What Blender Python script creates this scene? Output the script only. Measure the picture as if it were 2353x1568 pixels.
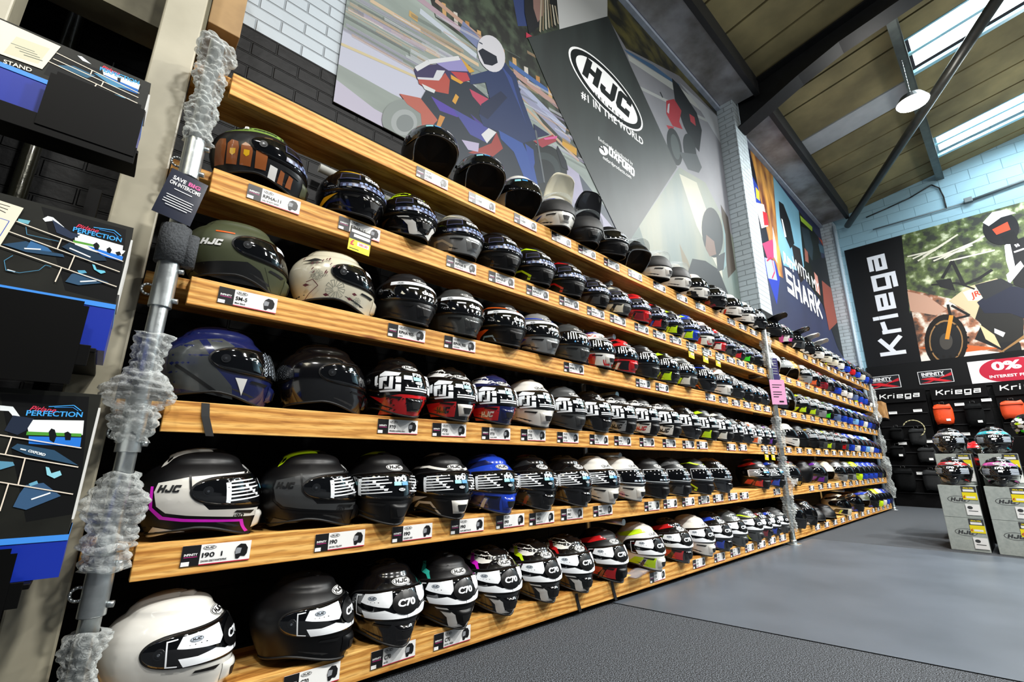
import bpy, bmesh, math, random
import numpy as np
from mathutils import Vector, Matrix
random.seed(7)
for o in list(bpy.data.objects): bpy.data.objects.remove(o)
SC = bpy.context.scene; COL = SC.collection
# ---------------------------------------------------------------- camera
CAM = Vector((0, -1.75, 0.8037))
CR = Vector((0.742417, -0.669882, 0.008647)); CU = Vector((-0.177474, -0.184212, 0.966731)); CF = Vector((0.646003, 0.719252, 0.255649))
FPX = 1031.924
cd = bpy.data.cameras.new('camera'); cam = bpy.data.objects.new('camera', cd); COL.objects.link(cam)
cd.sensor_width = 36; cd.lens = FPX / 2353 * 36; cd.clip_start = .02; cd.clip_end = 100
cam.matrix_world = Matrix(((CR.x, CU.x, -CF.x, CAM.x), (CR.y, CU.y, -CF.y, CAM.y), (CR.z, CU.z, -CF.z, CAM.z), (0, 0, 0, 1)))
SC.camera = cam
def at(px, py, ax, v):
    """the point of the photograph (px,py) on the world plane axis=v (used to lay out prints on walls)"""
    d = CF * FPX + CR * (px - 1176.5) + CU * (784 - py)
    return CAM + d * ((v - CAM[ax]) / d[ax])
# ---------------------------------------------------------------- light
SC.view_settings.view_transform = 'Standard'; SC.view_settings.look = 'None'; SC.view_settings.gamma = 1
SC.view_settings.use_curve_mapping = False; SC.view_settings.exposure = 0.2
W = bpy.data.worlds.new('world'); SC.world = W; W.use_nodes = True
W.node_tree.nodes['Background'].inputs[0].default_value = (.75, .85, 1, 1); W.node_tree.nodes['Background'].inputs[1].default_value = .035
def area(name, loc, size, power, col=(1, 1, 1), rot=(0, 0, 0), sy=None, shape='RECTANGLE'):
    l = bpy.data.lights.new(name, 'AREA'); l.shape = shape; l.size = size
    if sy: l.size_y = sy
    l.energy = power; l.color = col
    o = bpy.data.objects.new(name, l); COL.objects.link(o); o.location = loc; o.rotation_euler = rot
    return o
# the hall's high-bay lamps (three rows) hang at 5.7 m
for k, (lx, ly, lz, p) in enumerate([(-1.4, -3.2, 5.5, 110), (1.2, -3.8, 5.5, 235), (4.0, -3.9, 5.5, 260), (7.7, -1.6, 5.68, 110), (10.4, -3.7, 5.5, 230), (7.0, -4.2, 5.5, 230), (2.0, -6.4, 5.5, 90), (6.0, -6.4, 5.5, 110)]):
    area('high_bay_light', (lx, ly, lz), .42, p * 1.0, (1, .985, .95), sy=.25)
    g = bpy.data.lights.new('roof_fill_light', 'POINT'); g.energy = p * .28; g.shadow_soft_size = .2; g.color = (1, .97, .9); go = bpy.data.objects.new('roof_fill_light', g); COL.objects.link(go); go.location = (lx, ly, lz + (.0 if k != 3 else -.12))  # point light added at each lamp position to brighten the roof boards
area('roof_daylight', (7.9, -2.9, 6.78), .6, 90, (.85, .95, 1), sy=2.2)
area('roof_daylight', (10.95, -2.9, 6.78), .6, 90, (.85, .95, 1), sy=2.2)
area("left_aisle_light", (-.9, -1.2, 2.75), .5, 6, (1, .93, .72), (0, math.radians(-8), 0), sy=.5)
# ---------------------------------------------------------------- helpers
def tag(o, label=None, cat=None, group=None, kind=None):
    if label: o['label'] = label
    if cat: o['category'] = cat
    if group: o['group'] = group
    if kind: o['kind'] = kind
    return o
def empty(name, loc=(0, 0, 0), rz=0):
    o = bpy.data.objects.new(name, None); COL.objects.link(o); o.location = loc; o.rotation_euler = (0, 0, rz); o.empty_display_size = .05
    return o
MATS = {}
def srgb(h):
    if isinstance(h, str):
        h = h.lstrip('#'); c = [int(h[i:i + 2], 16) / 255 for i in (0, 2, 4)]
    else: c = h
    return tuple((x / 12.92 if x <= .04045 else ((x + .055) / 1.055) ** 2.4) for x in c) + (1,)
def mat(name, col, rough=.5, metal=0, coat=0, alpha=1, noise=0, emit=0, spec=.5, bump=0, nscale=60, trans=0):
    key = name
    if key in MATS: return MATS[key]
    m = bpy.data.materials.new(name); m.use_nodes = True; nt = m.node_tree; b = nt.nodes['Principled BSDF']
    c = srgb(col); b.inputs['Base Color'].default_value = c; b.inputs['Roughness'].default_value = rough; b.inputs['Metallic'].default_value = metal
    b.inputs['Coat Weight'].default_value = coat; b.inputs['Coat Roughness'].default_value = .06; b.inputs['Alpha'].default_value = alpha
    b.inputs['Specular IOR Level'].default_value = spec; b.inputs['Transmission Weight'].default_value = trans
    if emit: b.inputs['Emission Color'].default_value = c; b.inputs['Emission Strength'].default_value = emit
    if noise or bump:
        tc = nt.nodes.new('ShaderNodeTexCoord'); n = nt.nodes.new('ShaderNodeTexNoise'); n.inputs['Scale'].default_value = nscale; n.inputs['Detail'].default_value = 5
        nt.links.new(tc.outputs['Object'], n.inputs['Vector'])
        if noise:
            r = nt.nodes.new('ShaderNodeValToRGB'); r.color_ramp.elements[0].position = .3; r.color_ramp.elements[1].position = .7
            r.color_ramp.elements[0].color = tuple(x * (1 - noise) for x in c[:3]) + (1,); r.color_ramp.elements[1].color = tuple(min(1, x * (1 + noise)) for x in c[:3]) + (1,)
            nt.links.new(n.outputs['Fac'], r.inputs['Fac']); nt.links.new(r.outputs['Color'], b.inputs['Base Color'])
        if bump:
            bp = nt.nodes.new('ShaderNodeBump'); bp.inputs['Strength'].default_value = bump; bp.inputs['Distance'].default_value = .01
            nt.links.new(n.outputs['Fac'], bp.inputs['Height']); nt.links.new(bp.outputs['Normal'], b.inputs['Normal'])
    MATS[key] = m
    return m
def obj(name, bm, mats, parent=None, smooth=False, loc=None):
    if isinstance(bm, bpy.types.Mesh): me = bm
    else:
        me = bpy.data.meshes.new(name); bm.to_mesh(me); bm.free()
        for m in (mats if isinstance(mats, (list, tuple)) else [mats]): me.materials.append(m)
    if smooth:
        for p in me.polygons: p.use_smooth = True
    o = bpy.data.objects.new(name, me); COL.objects.link(o)
    if parent: o.parent = parent
    if loc: o.location = loc
    return o
def box(bm, x0, x1, y0, y1, z0, z1, mi=0, bev=0):
    g = bmesh.ops.create_cube(bm, size=1, matrix=Matrix.Translation(((x0 + x1) / 2, (y0 + y1) / 2, (z0 + z1) / 2)) @ Matrix.Diagonal((abs(x1 - x0), abs(y1 - y0), abs(z1 - z0), 1)))
    vs = g['verts']; fs = {f for v in vs for f in v.link_faces}
    for f in fs: f.material_index = mi
    if bev:
        es = list({e for v in vs for e in v.link_edges})
        r = bmesh.ops.bevel(bm, geom=es, offset=bev, segments=2, affect='EDGES', profile=.5)
        for f in r['faces']: f.material_index = mi
    return bm
def BX(*a, **k): return box(bmesh.new(), *a, **k)
def cyl(bm, p0, p1, r, seg=24, mi=0, r2=None, caps=True):
    p0 = Vector(p0); p1 = Vector(p1); d = p1 - p0; q = d.to_track_quat('Z', 'Y').to_matrix().to_4x4()
    g = bmesh.ops.create_cone(bm, cap_ends=caps, segments=seg, radius1=r, radius2=r if r2 is None else r2, depth=d.length, matrix=Matrix.Translation((p0 + p1) / 2) @ q)
    for f in {f for v in g['verts'] for f in v.link_faces}: f.material_index = mi; f.smooth = len(f.verts) == 4
    return bm
def tube(bm, pts, r, seg=8, mi=0):
    for a, b in zip(pts[:-1], pts[1:]): cyl(bm, a, b, r, seg, mi)
    return bm
def poly(bm, pts, mi=0):
    vs = [bm.verts.new(p) for p in pts]
    try: f = bm.faces.new(vs); f.material_index = mi; return f
    except ValueError: return None
_txt = {}
def text2d(s, bold=0, shear=0, sx=1.0, fit=None, spacing=1.0):
    """list of (verts2d, tris) for a line of lettering, height 1 = cap height, centred"""
    k = (s, bold, shear, sx, spacing)
    if k not in _txt:
        c = bpy.data.curves.new('t', 'FONT'); c.body = s; c.size = 1; c.offset = bold; c.shear = shear; c.space_character = spacing; c.resolution_u = 3
        o = bpy.data.objects.new('t', c); COL.objects.link(o); dg = bpy.context.evaluated_depsgraph_get(); dg.update()
        me = bpy.data.meshes.new_from_object(o.evaluated_get(dg))
        v = np.array([[p.co.x, p.co.y] for p in me.vertices]) if len(me.vertices) else np.zeros((0, 2)); f = [tuple(p.vertices) for p in me.polygons]
        bpy.data.objects.remove(o); bpy.data.curves.remove(c); bpy.data.meshes.remove(me)
        if len(v):
            v[:, 0] -= (v[:, 0].min() + v[:, 0].max()) / 2; v[:, 1] -= .36; v /= .72 if True else 1
            v[:, 0] *= sx
        _txt[k] = (v, f)
    return _txt[k]
def ellipse(a, b, n=28, cx=0, cy=0, t0=0, t1=2 * math.pi):
    return [(cx + a * math.cos(t0 + (t1 - t0) * i / n), cy + b * math.sin(t0 + (t1 - t0) * i / n)) for i in range(n)]
# a Print collects flat shapes (polygons and lettering in 2D), layer by layer, later to be laid on a surface
class Print:
    def __init__(s): s.items = []
    def poly(s, pts, mi): s.items.append((np.array(pts, float), [tuple(range(len(pts)))], mi)); return s
    def text(s, st, cx, cy, h, mi, bold=.02, shear=0, sx=1., w=None, rot=0, spacing=1.):
        if st == 'HJC': return s.hjc(cx, cy, h, mi, w or h * 2.8, rot)
        bold0 = bold; bold = min(bold, .03); v, f = text2d(st, bold, shear, sx, spacing=spacing)
        if not len(v): return s
        v = v * h
        if w: v = v * np.array([w / (v[:, 0].max() - v[:, 0].min()), 1])
        sh = (bold0 - .03) * h * 1.6 if bold0 > .036 else 0
        if sh: v = v * np.array([1 - 2 * sh / max(v[:, 0].max() - v[:, 0].min(), 1e-6), 1])
        c, q = math.cos(rot), math.sin(rot)
        for dx, dy in (((-sh, 0), (sh, 0), (0, sh * .5)) if sh else ((0, 0),)):
            s.items.append(((v + np.array([dx, dy])) @ np.array([[c, q], [-q, c]]) + np.array([cx, cy]), f, mi))
        return s
    def hjc(s, cx, cy, h, mi, w, rot=0, shear=.28):
        """the three block letters H J C, slanted"""
        G = ([(0, 0), (.34, 0), (.34, .36), (.64, .36), (.64, 0), (.98, 0), (.98, 1), (.64, 1), (.64, .64), (.34, .64), (.34, 1), (0, 1)], [(.64, 1), (.98, 1), (.98, .2), (.84, 0), (.12, 0), (0, .15), (0, .42), (.32, .42), (.32, .28), (.64, .28)], [(.14, 1), (.98, 1), (.98, .66), (.64, .66), (.64, .74), (.34, .74), (.34, .26), (.64, .26), (.64, .36), (.98, .36), (.98, .0), (.14, 0), (0, .15), (0, .85)])
        c, q = math.cos(rot), math.sin(rot); k = (w - shear * h) / 3.14
        for i, g in enumerate(G):
            P = [((x + i * 1.08 - 1.57) * k + (y - .5) * shear * h, (y - .5) * h) for x, y in g]; s.poly([(cx + x * c - y * q, cy + x * q + y * c) for x, y in P], mi)
        return s
    def block(s, st, cx, cy, h, mi, w, rot=0, t=.2, shear=0):
        """heavy squared lettering drawn as thick strokes"""
        G = {'K': (1, [[(0, 0), (0, 1)], [(.05, .42), (.85, 1)], [(.3, .6), (.9, 0)]]), 'r': (.62, [[(0, 0), (0, .68)], [(0, .62), (.5, .68)]]), 'i': (.28, [[(0, 0), (0, .68)], [(0, .93), (0, 1.0)]]), 'e': (.95, [[(.75, 0), (0, 0), (0, .68), (.75, .68), (.75, .34), (0, .34)]]), 'g': (.95, [[(.75, 0), (0, 0), (0, .68), (.75, .68), (.75, -.32), (.05, -.32)]]), 'a': (.95, [[(.05, .68), (.75, .68), (.75, 0), (0, 0), (0, .36), (.75, .36)]]),
             'S': (1, [[(.8, 1), (0, 1), (0, .5), (.8, .5), (.8, 0), (0, 0)]]), 'H': (1, [[(0, 0), (0, 1)], [(.8, 0), (.8, 1)], [(0, .5), (.8, .5)]]), 'A': (1, [[(0, 0), (.4, 1), (.8, 0)], [(.18, .3), (.62, .3)]]), 'R': (1, [[(0, 0), (0, 1), (.75, 1), (.75, .5), (0, .5)], [(.35, .5), (.8, 0)]]), 'O': (1, [[(.1, 0), (0, .12), (0, .88), (.1, 1), (.7, 1), (.8, .88), (.8, .12), (.7, 0), (.1, 0)]]), 'X': (1, [[(0, 0), (.8, 1)], [(0, 1), (.8, 0)]]), 'F': (.9, [[(0, 0), (0, 1), (.7, 1)], [(0, .5), (.6, .5)]]), 'D': (1, [[(0, 0), (0, 1), (.6, 1), (.8, .8), (.8, .2), (.6, 0), (0, 0)]])}
        tot = sum(G[c][0] + .24 for c in st) - .24; kx = (w - t * h) / (tot - .2); x0 = -w / 2 + t * h / 2; c_, q_ = math.cos(rot), math.sin(rot)
        for ch in st:
            wd, strokes = G[ch]
            for sk in strokes:
                P = [(x0 + x * kx + (y - .5) * shear * h, (y - .5) * (h * (1 - t))) for x, y in sk]
                for (xa, ya), (xb, yb) in zip(P[:-1], P[1:]):
                    dx, dy = xb - xa, yb - ya; l = math.hypot(dx, dy); dx, dy = dx / l * t * h / 2, dy / l * t * h / 2; diag = abs(dx * dy) > (t * h / 2) ** 2 * .12; e = .25 if diag else 1
                    q = [(xa - dx * e - dy, ya - dy * e + dx), (xb + dx * e - dy, yb + dy * e + dx), (xb + dx * e + dy, yb + dy * e - dx), (xa - dx * e + dy, ya - dy * e - dx)]
                    s.poly([(cx + x * c_ - y * q_, cy + x * q_ + y * c_) for x, y in q], mi)
            x0 += (wd + .24) * kx
        return s
    def oval(s, cx, cy, w, h, white, black, rot=0):
        def R(pts):
            c, q = math.cos(rot), math.sin(rot); return [(cx + x * c - y * q, cy + x * q + y * c) for x, y in pts]
        s.poly(R(ellipse(w / 2, h / 2)), black); s.poly(R(ellipse(w / 2 * .965, h / 2 * .93)), white)
        s.poly(R(ellipse(w / 2 * .91, h / 2 * .84)), black); s.poly(R(ellipse(w / 2 * .82, h / 2 * .72)), white)
        s.text('HJC', cx, cy + h * .03 * math.cos(rot), h * .46, black, bold=.07, shear=.35, w=w * .66, rot=rot); return s
def lay(bm, pr, fn, cell=None, step=.0004, base=0.0):
    """put a Print on a surface: fn(u, v, offset) -> 3D point; cell = cut size for curved surfaces; step = offset between layers"""
    n = 0
    for v, fs, mi in pr.items:
        n += 1; off = base + step * n
        b2 = bmesh.new(); vs = [b2.verts.new((x, y, 0)) for x, y in v]
        for f in fs:
            try: b2.faces.new([vs[i] for i in f])
            except ValueError: pass
        if cell:
            b2.normal_update(); big = [f for f in b2.faces if len(f.verts) > 4]
            if big: bmesh.ops.triangulate(b2, faces=big)
            for ax in (0, 1):
                lo, hi = v[:, ax].min(), v[:, ax].max(); k = math.ceil(lo / cell) * cell
                while k < hi:
                    no = Vector((1, 0, 0)) if ax == 0 else Vector((0, 1, 0))
                    bmesh.ops.bisect_plane(b2, geom=b2.verts[:] + b2.edges[:] + b2.faces[:], plane_co=no * k, plane_no=no, dist=1e-7); k += cell
        b2.verts.ensure_lookup_table(); b2.verts.index_update()
        co = [fn(q.co.x, q.co.y, off) for q in b2.verts]
        nv = [bm.verts.new(c) for c in co]
        for f in b2.faces:
            try: g = bm.faces.new([nv[q.index] for q in f.verts]); g.material_index = mi; g.smooth = cell is not None
            except ValueError: pass
        b2.free()
# ---------------------------------------------------------------- surface materials
def newmat(name):
    m = bpy.data.materials.new(name); m.use_nodes = True; return m, m.node_tree, m.node_tree.nodes['Principled BSDF']
def N(nt, t, **k):
    n = nt.nodes.new(t)
    for a, b in k.items():
        if a in n.inputs: n.inputs[a].default_value = b
        else: setattr(n, a, b)
    return n
def wood():
    m, nt, b = newmat('pine_timber'); L = nt.links.new
    tc = N(nt, 'ShaderNodeTexCoord'); oi = N(nt, 'ShaderNodeObjectInfo'); ad = N(nt, 'ShaderNodeVectorMath', operation='ADD')
    sc = N(nt, 'ShaderNodeVectorMath', operation='SCALE'); sc.inputs['Scale'].default_value = 37.0
    cb = N(nt, 'ShaderNodeCombineXYZ'); L(oi.outputs['Random'], cb.inputs[0]); L(oi.outputs['Random'], cb.inputs[1]); L(cb.outputs[0], sc.inputs[0])
    L(tc.outputs['Object'], ad.inputs[0]); L(sc.outputs[0], ad.inputs[1])
    mp = N(nt, 'ShaderNodeMapping'); mp.inputs['Scale'].default_value = (1.1, 9, 9); L(ad.outputs[0], mp.inputs['Vector'])
    n1 = N(nt, 'ShaderNodeTexNoise'); n1.inputs['Scale'].default_value = 1.6; n1.inputs['Detail'].default_value = 3; n1.inputs['Distortion'].default_value = 1.2; L(mp.outputs[0], n1.inputs['Vector'])
    wv = N(nt, 'ShaderNodeTexWave', wave_type='BANDS', bands_direction='Z'); wv.inputs['Scale'].default_value = 1.3; wv.inputs['Distortion'].default_value = 9; wv.inputs['Detail'].default_value = 3; wv.inputs['Detail Scale'].default_value = .9
    L(mp.outputs[0], wv.inputs['Vector'])
    mp2 = N(nt, 'ShaderNodeMapping'); mp2.inputs['Scale'].default_value = (14, 160, 160); L(ad.outputs[0], mp2.inputs['Vector'])
    n2 = N(nt, 'ShaderNodeTexNoise'); n2.inputs['Scale'].default_value = 1; n2.inputs['Detail'].default_value = 4; L(mp2.outputs[0], n2.inputs['Vector'])
    vo = N(nt, 'ShaderNodeTexVoronoi'); vo.inputs['Scale'].default_value = 1; mp3 = N(nt, 'ShaderNodeMapping'); mp3.inputs['Scale'].default_value = (2.6, 8, 8); L(ad.outputs[0], mp3.inputs['Vector']); L(mp3.outputs[0], vo.inputs['Vector'])
    kr = N(nt, 'ShaderNodeValToRGB'); kr.color_ramp.elements[0].position = .04; kr.color_ramp.elements[0].color = (0, 0, 0, 1); kr.color_ramp.elements[1].position = .13; kr.color_ramp.elements[1].color = (1, 1, 1, 1); L(vo.outputs['Distance'], kr.inputs['Fac'])
    r = N(nt, 'ShaderNodeValToRGB'); e = r.color_ramp.elements; e[0].position = .15; e[0].color = srgb('#a66a2a'); e[1].position = .8; e[1].color = srgb('#edbb6c'); x = r.color_ramp.elements.new(.45); x.color = srgb('#d99e4e')
    mx = N(nt, 'ShaderNodeMix', data_type='FLOAT'); mx.inputs[0].default_value = .5; L(wv.outputs['Fac'], mx.inputs[2]); L(n1.outputs['Fac'], mx.inputs[3]); L(mx.outputs[0], r.inputs['Fac'])
    m2 = N(nt, 'ShaderNodeMix', data_type='RGBA', blend_type='MULTIPLY'); m2.inputs[0].default_value = .7; L(r.outputs[0], m2.inputs[6])
    r2 = N(nt, 'ShaderNodeValToRGB'); r2.color_ramp.elements[0].position = .32; r2.color_ramp.elements[0].color = (.5, .4, .3, 1); r2.color_ramp.elements[1].position = .52; r2.color_ramp.elements[1].color = (1, 1, 1, 1); L(n2.outputs['Fac'], r2.inputs['Fac']); L(r2.outputs[0], m2.inputs[7])
    m3 = N(nt, 'ShaderNodeMix', data_type='RGBA'); L(kr.outputs[0], m3.inputs[0]); m3.inputs[6].default_value = srgb('#7e4719'); L(m2.outputs[2], m3.inputs[7])
    L(m3.outputs[2], b.inputs['Base Color']); b.inputs['Roughness'].default_value = .6; b.inputs['Specular IOR Level'].default_value = .3
    bp = N(nt, 'ShaderNodeBump'); bp.inputs['Strength'].default_value = .35; bp.inputs['Distance'].default_value = .003; L(n2.outputs['Fac'], bp.inputs['Height']); L(bp.outputs[0], b.inputs['Normal'])
    return m
def brick(name, axis, zsplit, light='#b9c3cb', dark='#0b0c0e', blk=False, jag=.0):
    """painted brickwork: black paint below zsplit, pale paint above (a painted dado line)"""
    m, nt, b = newmat(name); L = nt.links.new
    g = N(nt, 'ShaderNodeNewGeometry'); sp = N(nt, 'ShaderNodeSeparateXYZ'); L(g.outputs['Position'], sp.inputs[0]); cb = N(nt, 'ShaderNodeCombineXYZ')
    L(sp.outputs[0 if axis == 'x' else 1], cb.inputs[0]); L(sp.outputs[2], cb.inputs[1])
    if axis == 'xy':
        ad = N(nt, 'ShaderNodeMath', operation='ADD'); L(sp.outputs[0], ad.inputs[0]); L(sp.outputs[1], ad.inputs[1]); L(ad.outputs[0], cb.inputs[0])
    t = N(nt, 'ShaderNodeTexBrick'); L(cb.outputs[0], t.inputs['Vector']); t.inputs['Scale'].default_value = 1; t.inputs['Brick Width'].default_value = .45 if blk else .225; t.inputs['Row Height'].default_value = .225 if blk else .075
    t.inputs['Mortar Size'].default_value = .006; t.inputs['Mortar Smooth'].default_value = .6; t.inputs['Color1'].default_value = (1, 1, 1, 1); t.inputs['Color2'].default_value = (.82, .82, .82, 1); t.inputs['Mortar'].default_value = (.3, .3, .3, 1)
    n = N(nt, 'ShaderNodeTexNoise'); n.inputs['Scale'].default_value = 14; n.inputs['Detail'].default_value = 6; L(g.outputs['Position'], n.inputs['Vector'])
    gt = N(nt, 'ShaderNodeMath', operation='GREATER_THAN'); gt.inputs[1].default_value = zsplit; L(sp.outputs[2], gt.inputs[0])
    mx = N(nt, 'ShaderNodeMix', data_type='RGBA'); L(gt.outputs[0], mx.inputs[0]); mx.inputs[6].default_value = srgb(dark); mx.inputs[7].default_value = srgb(light)
    mu = N(nt, 'ShaderNodeMix', data_type='RGBA', blend_type='MULTIPLY'); mu.inputs[0].default_value = .3 if blk else .55; L(mx.outputs[2], mu.inputs[6]); L(t.outputs['Color'], mu.inputs[7])
    L(mu.outputs[2], b.inputs['Base Color']); b.inputs['Roughness'].default_value = .5; b.inputs['Specular IOR Level'].default_value = .18
    ad2 = N(nt, 'ShaderNodeMath', operation='MULTIPLY_ADD'); ad2.inputs[1].default_value = .35; L(n.outputs['Fac'], ad2.inputs[0])
    iv = N(nt, 'ShaderNodeMath', operation='SUBTRACT'); iv.inputs[0].default_value = 1; L(t.outputs['Fac'], iv.inputs[1]); L(iv.outputs[0], ad2.inputs[2])
    bp = N(nt, 'ShaderNodeBump'); bp.inputs['Strength'].default_value = .8; bp.inputs['Distance'].default_value = .012; L(ad2.outputs[0], bp.inputs['Height']); L(bp.outputs[0], b.inputs['Normal'])
    return m
def noisy(name, c0, c1, scale, rough=.9, p0=.35, p1=.65, bump=0, stretch=(1, 1, 1), detail=6, dist=.01, mid=None):
    m, nt, b = newmat(name); L = nt.links.new
    g = N(nt, 'ShaderNodeNewGeometry'); mp = N(nt, 'ShaderNodeMapping'); mp.inputs['Scale'].default_value = stretch; L(g.outputs['Position'], mp.inputs[0])
    n = N(nt, 'ShaderNodeTexNoise'); n.inputs['Scale'].default_value = scale; n.inputs['Detail'].default_value = detail; L(mp.outputs[0], n.inputs['Vector'])
    r = N(nt, 'ShaderNodeValToRGB'); r.color_ramp.elements[0].position = p0; r.color_ramp.elements[0].color = srgb(c0); r.color_ramp.elements[1].position = p1; r.color_ramp.elements[1].color = srgb(c1)
    if mid: e = r.color_ramp.elements.new((p0 + p1) / 2); e.color = srgb(mid)
    L(n.outputs['Fac'], r.inputs[0]); L(r.outputs[0], b.inputs['Base Color']); b.inputs['Roughness'].default_value = rough
    if bump:
        bp = N(nt, 'ShaderNodeBump'); bp.inputs['Strength'].default_value = bump; bp.inputs['Distance'].default_value = dist; L(n.outputs['Fac'], bp.inputs['Height']); L(bp.outputs[0], b.inputs['Normal'])
    return m
WOOD = wood()
STEEL = mat('galvanised_steel', '#b4babb', .32, .85, noise=.18, nscale=25, bump=.1)
DSTEEL = mat('dark_steel', '#141619', .5, .2, noise=.3, nscale=12)
BLACK = mat('black_paint', '#0b0b0c', .6)
WHITE = mat('white_paint', '#e9e9e6', .5)
# ---------------------------------------------------------------- the room
YW = .5; XE = 12.0; RS = .17; RZ = 6.37     # wall plane, end wall plane, roof slope and height at y=0
def roof_z(y): return RZ - RS * y
bm = BX(-6, XE + .1, -9, YW + .1, -.1, 0)
floor = tag(obj('floor', bm, noisy('charcoal_carpet', '#07080a', '#6c727a', 230, .95, .455, .64, bump=.35, detail=1)), kind='structure')
# vinyl walkway laid into the carpet
bm = bmesh.new(); P = [(2.40, 0.02), (5.93, -.03), (6.2, -1.6), (6.6, -4.2), (3.3, -4.2), (2.78, -1.6)]
poly(bm, [(x, y, .004) for x, y in P][::-1]); bmesh.ops.recalc_face_normals(bm, faces=bm.faces)
for f in bm.faces:
    if f.normal.z < 0: f.normal_flip()
tag(obj('floor_vinyl_walkway', bm, noisy('grey_vinyl', '#4b535c', '#59616b', 2, .4, .3, .7, detail=8)), 'smooth grey vinyl walkway panel laid between areas of charcoal carpet', 'flooring')
bm = BX(-6, XE + .1, YW, YW + .15, 0, 6.75)
tag(obj('wall_back', bm, brick('painted_brick', 'x', 2.93)), kind='structure')
bm = BX(XE, XE + .15, -9, YW, 0, 8.2)
tag(obj('wall_end', bm, brick('painted_block', 'y', 2.3, light='#8fb2c2', blk=True)), kind='structure')
PB = brick('painted_pier_brick', 'xy', 2.78, light='#c3d0d8')
tag(obj('wall_pier', BX(6.25, 6.67, .25, YW, 0, 6.4), PB), kind='structure')
tag(obj('wall_pier', BX(11.62, XE, .25, YW, 0, 6.2), PB), kind='structure')
# eaves beam and concrete gutter soffit
CONC = noisy('stained_concrete', '#6d6a66', '#a9aaae', 2.4, .9, .3, .62, detail=10, mid='#8d8c8c')
for a, b_ in ((-2, 6.25), (6.67, 11.62)):
    bm = BX(a, b_, .43, YW, 6.08, 6.46, mi=0); box(bm, a, b_, .425, .43, 6.13, 6.2, mi=1)
    tag(obj('trim_1' if a < 0 else 'trim_2', bm, [mat('eaves_paint', '#aab4c4', .6, noise=.12, nscale=9), mat('eaves_stripe', '#55596a', .6)]), kind='structure')
    tag(obj('trim_3' if a < 0 else 'trim_4', BX(a, b_ if a > 0 else 6.4, -.02, .43, 6.14, 6.32), CONC), kind='structure')
    tag(obj('trim_5' if a < 0 else 'trim_6', BX(a, b_ if a > 0 else 6.4, -.09, -.02, 6.1, 6.4), mat('dark_angle', '#17191c', .6)), kind='structure')
# roof boards
CEIL = noisy('stained_roof_board', '#5f593f', '#90865e', 1.3, .9, .3, .7, detail=9, mid='#776f4e')
bm = bmesh.new(); y0, y1 = -.03, -5.6
def slab(bm, xa, xb, ya, yb, th=.06, up=0, mi=0):
    v = [bm.verts.new((x, y, roof_z(y) + up + (th if t else 0))) for t in (0, 1) for x, y in ((xa, ya), (xb, ya), (xb, yb), (xa, yb))]
    for q in ((0, 1, 2, 3), (7, 6, 5, 4), (0, 4, 5, 1), (1, 5, 6, 2), (2, 6, 7, 3), (3, 7, 4, 0)):
        f = bm.faces.new([v[i] for i in q]); f.material_index = mi
    return bm
SKY = [(7.55, 8.45), (10.55, 11.35)]
def is_sky(x): return any(a - .01 <= x < b_ - .01 for a, b_ in SKY)
xs = [-2 + .61 * i for i in range(16)]; edges = sorted([x for x in xs if x < 7.5] + [7.55, 8.45, 9.0, 9.6, 10.15, 10.55, 11.35, 11.75, XE])
for xa, xb in zip(edges[:-1], edges[1:]):
    if is_sky(xa): slab(bm, xa + .018, xb - .018, y0, -1.68, mi=0)
    elif abs(xa - 8.45) < .02: slab(bm, xa + .018, xb - .018, y0, -1.62, mi=1); slab(bm, xa + .018, xb - .018, -1.62, y1, mi=0)
    else: slab(bm, xa + .018, xb - .018, y0, y1, mi=0)
slab(bm, -2, XE, y0, -1.6, th=.03, up=.05, mi=2); slab(bm, -2, 7.5, -1.6, y1, th=.03, up=.05, mi=2); slab(bm, 8.5, 10.5, -1.6, y1, th=.03, up=.05, mi=2); slab(bm, 11.4, XE, -1.6, y1, th=.03, up=.05, mi=2)
bmesh.ops.recalc_face_normals(bm, faces=bm.faces)
tag(obj('ceiling', bm, [CEIL, noisy('replacement_roof_board', '#8f969b', '#a9afb4', 2, .8), DSTEEL]), kind='structure')
for k, (a, b_) in enumerate(SKY):
    fr = empty('window_%d' % (k + 1), ((a + b_) / 2, -3.6, roof_z(-3.6))); tag(fr, kind='structure')
    bm = bmesh.new(); slab(bm, a + .03, (a + b_) / 2 - .03, -1.72, y1, th=.01, up=.08); slab(bm, (a + b_) / 2 + .03, b_ - .1, -1.72, y1, th=.01, up=.08)
    g = obj('rooflight_pane', bm, mat('daylit_rooflight', '#e8fbff', .5, emit=7)); g.parent = fr; g.matrix_parent_inverse = Matrix.Translation(-fr.location)
    bm = bmesh.new(); slab(bm, b_ - .09, b_ - .02, -1.68, y1, th=.05, up=-.02); slab(bm, a, a + .03, -1.68, y1, th=.08, up=0); slab(bm, (a + b_) / 2 - .03, (a + b_) / 2 + .03, -1.68, y1, th=.03, up=.06)
    g = obj('rooflight_frame', bm, mat('pale_blue_flashing', '#8fc4d8', .35, noise=.1)); g.parent = fr; g.matrix_parent_inverse = Matrix.Translation(-fr.location)
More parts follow.
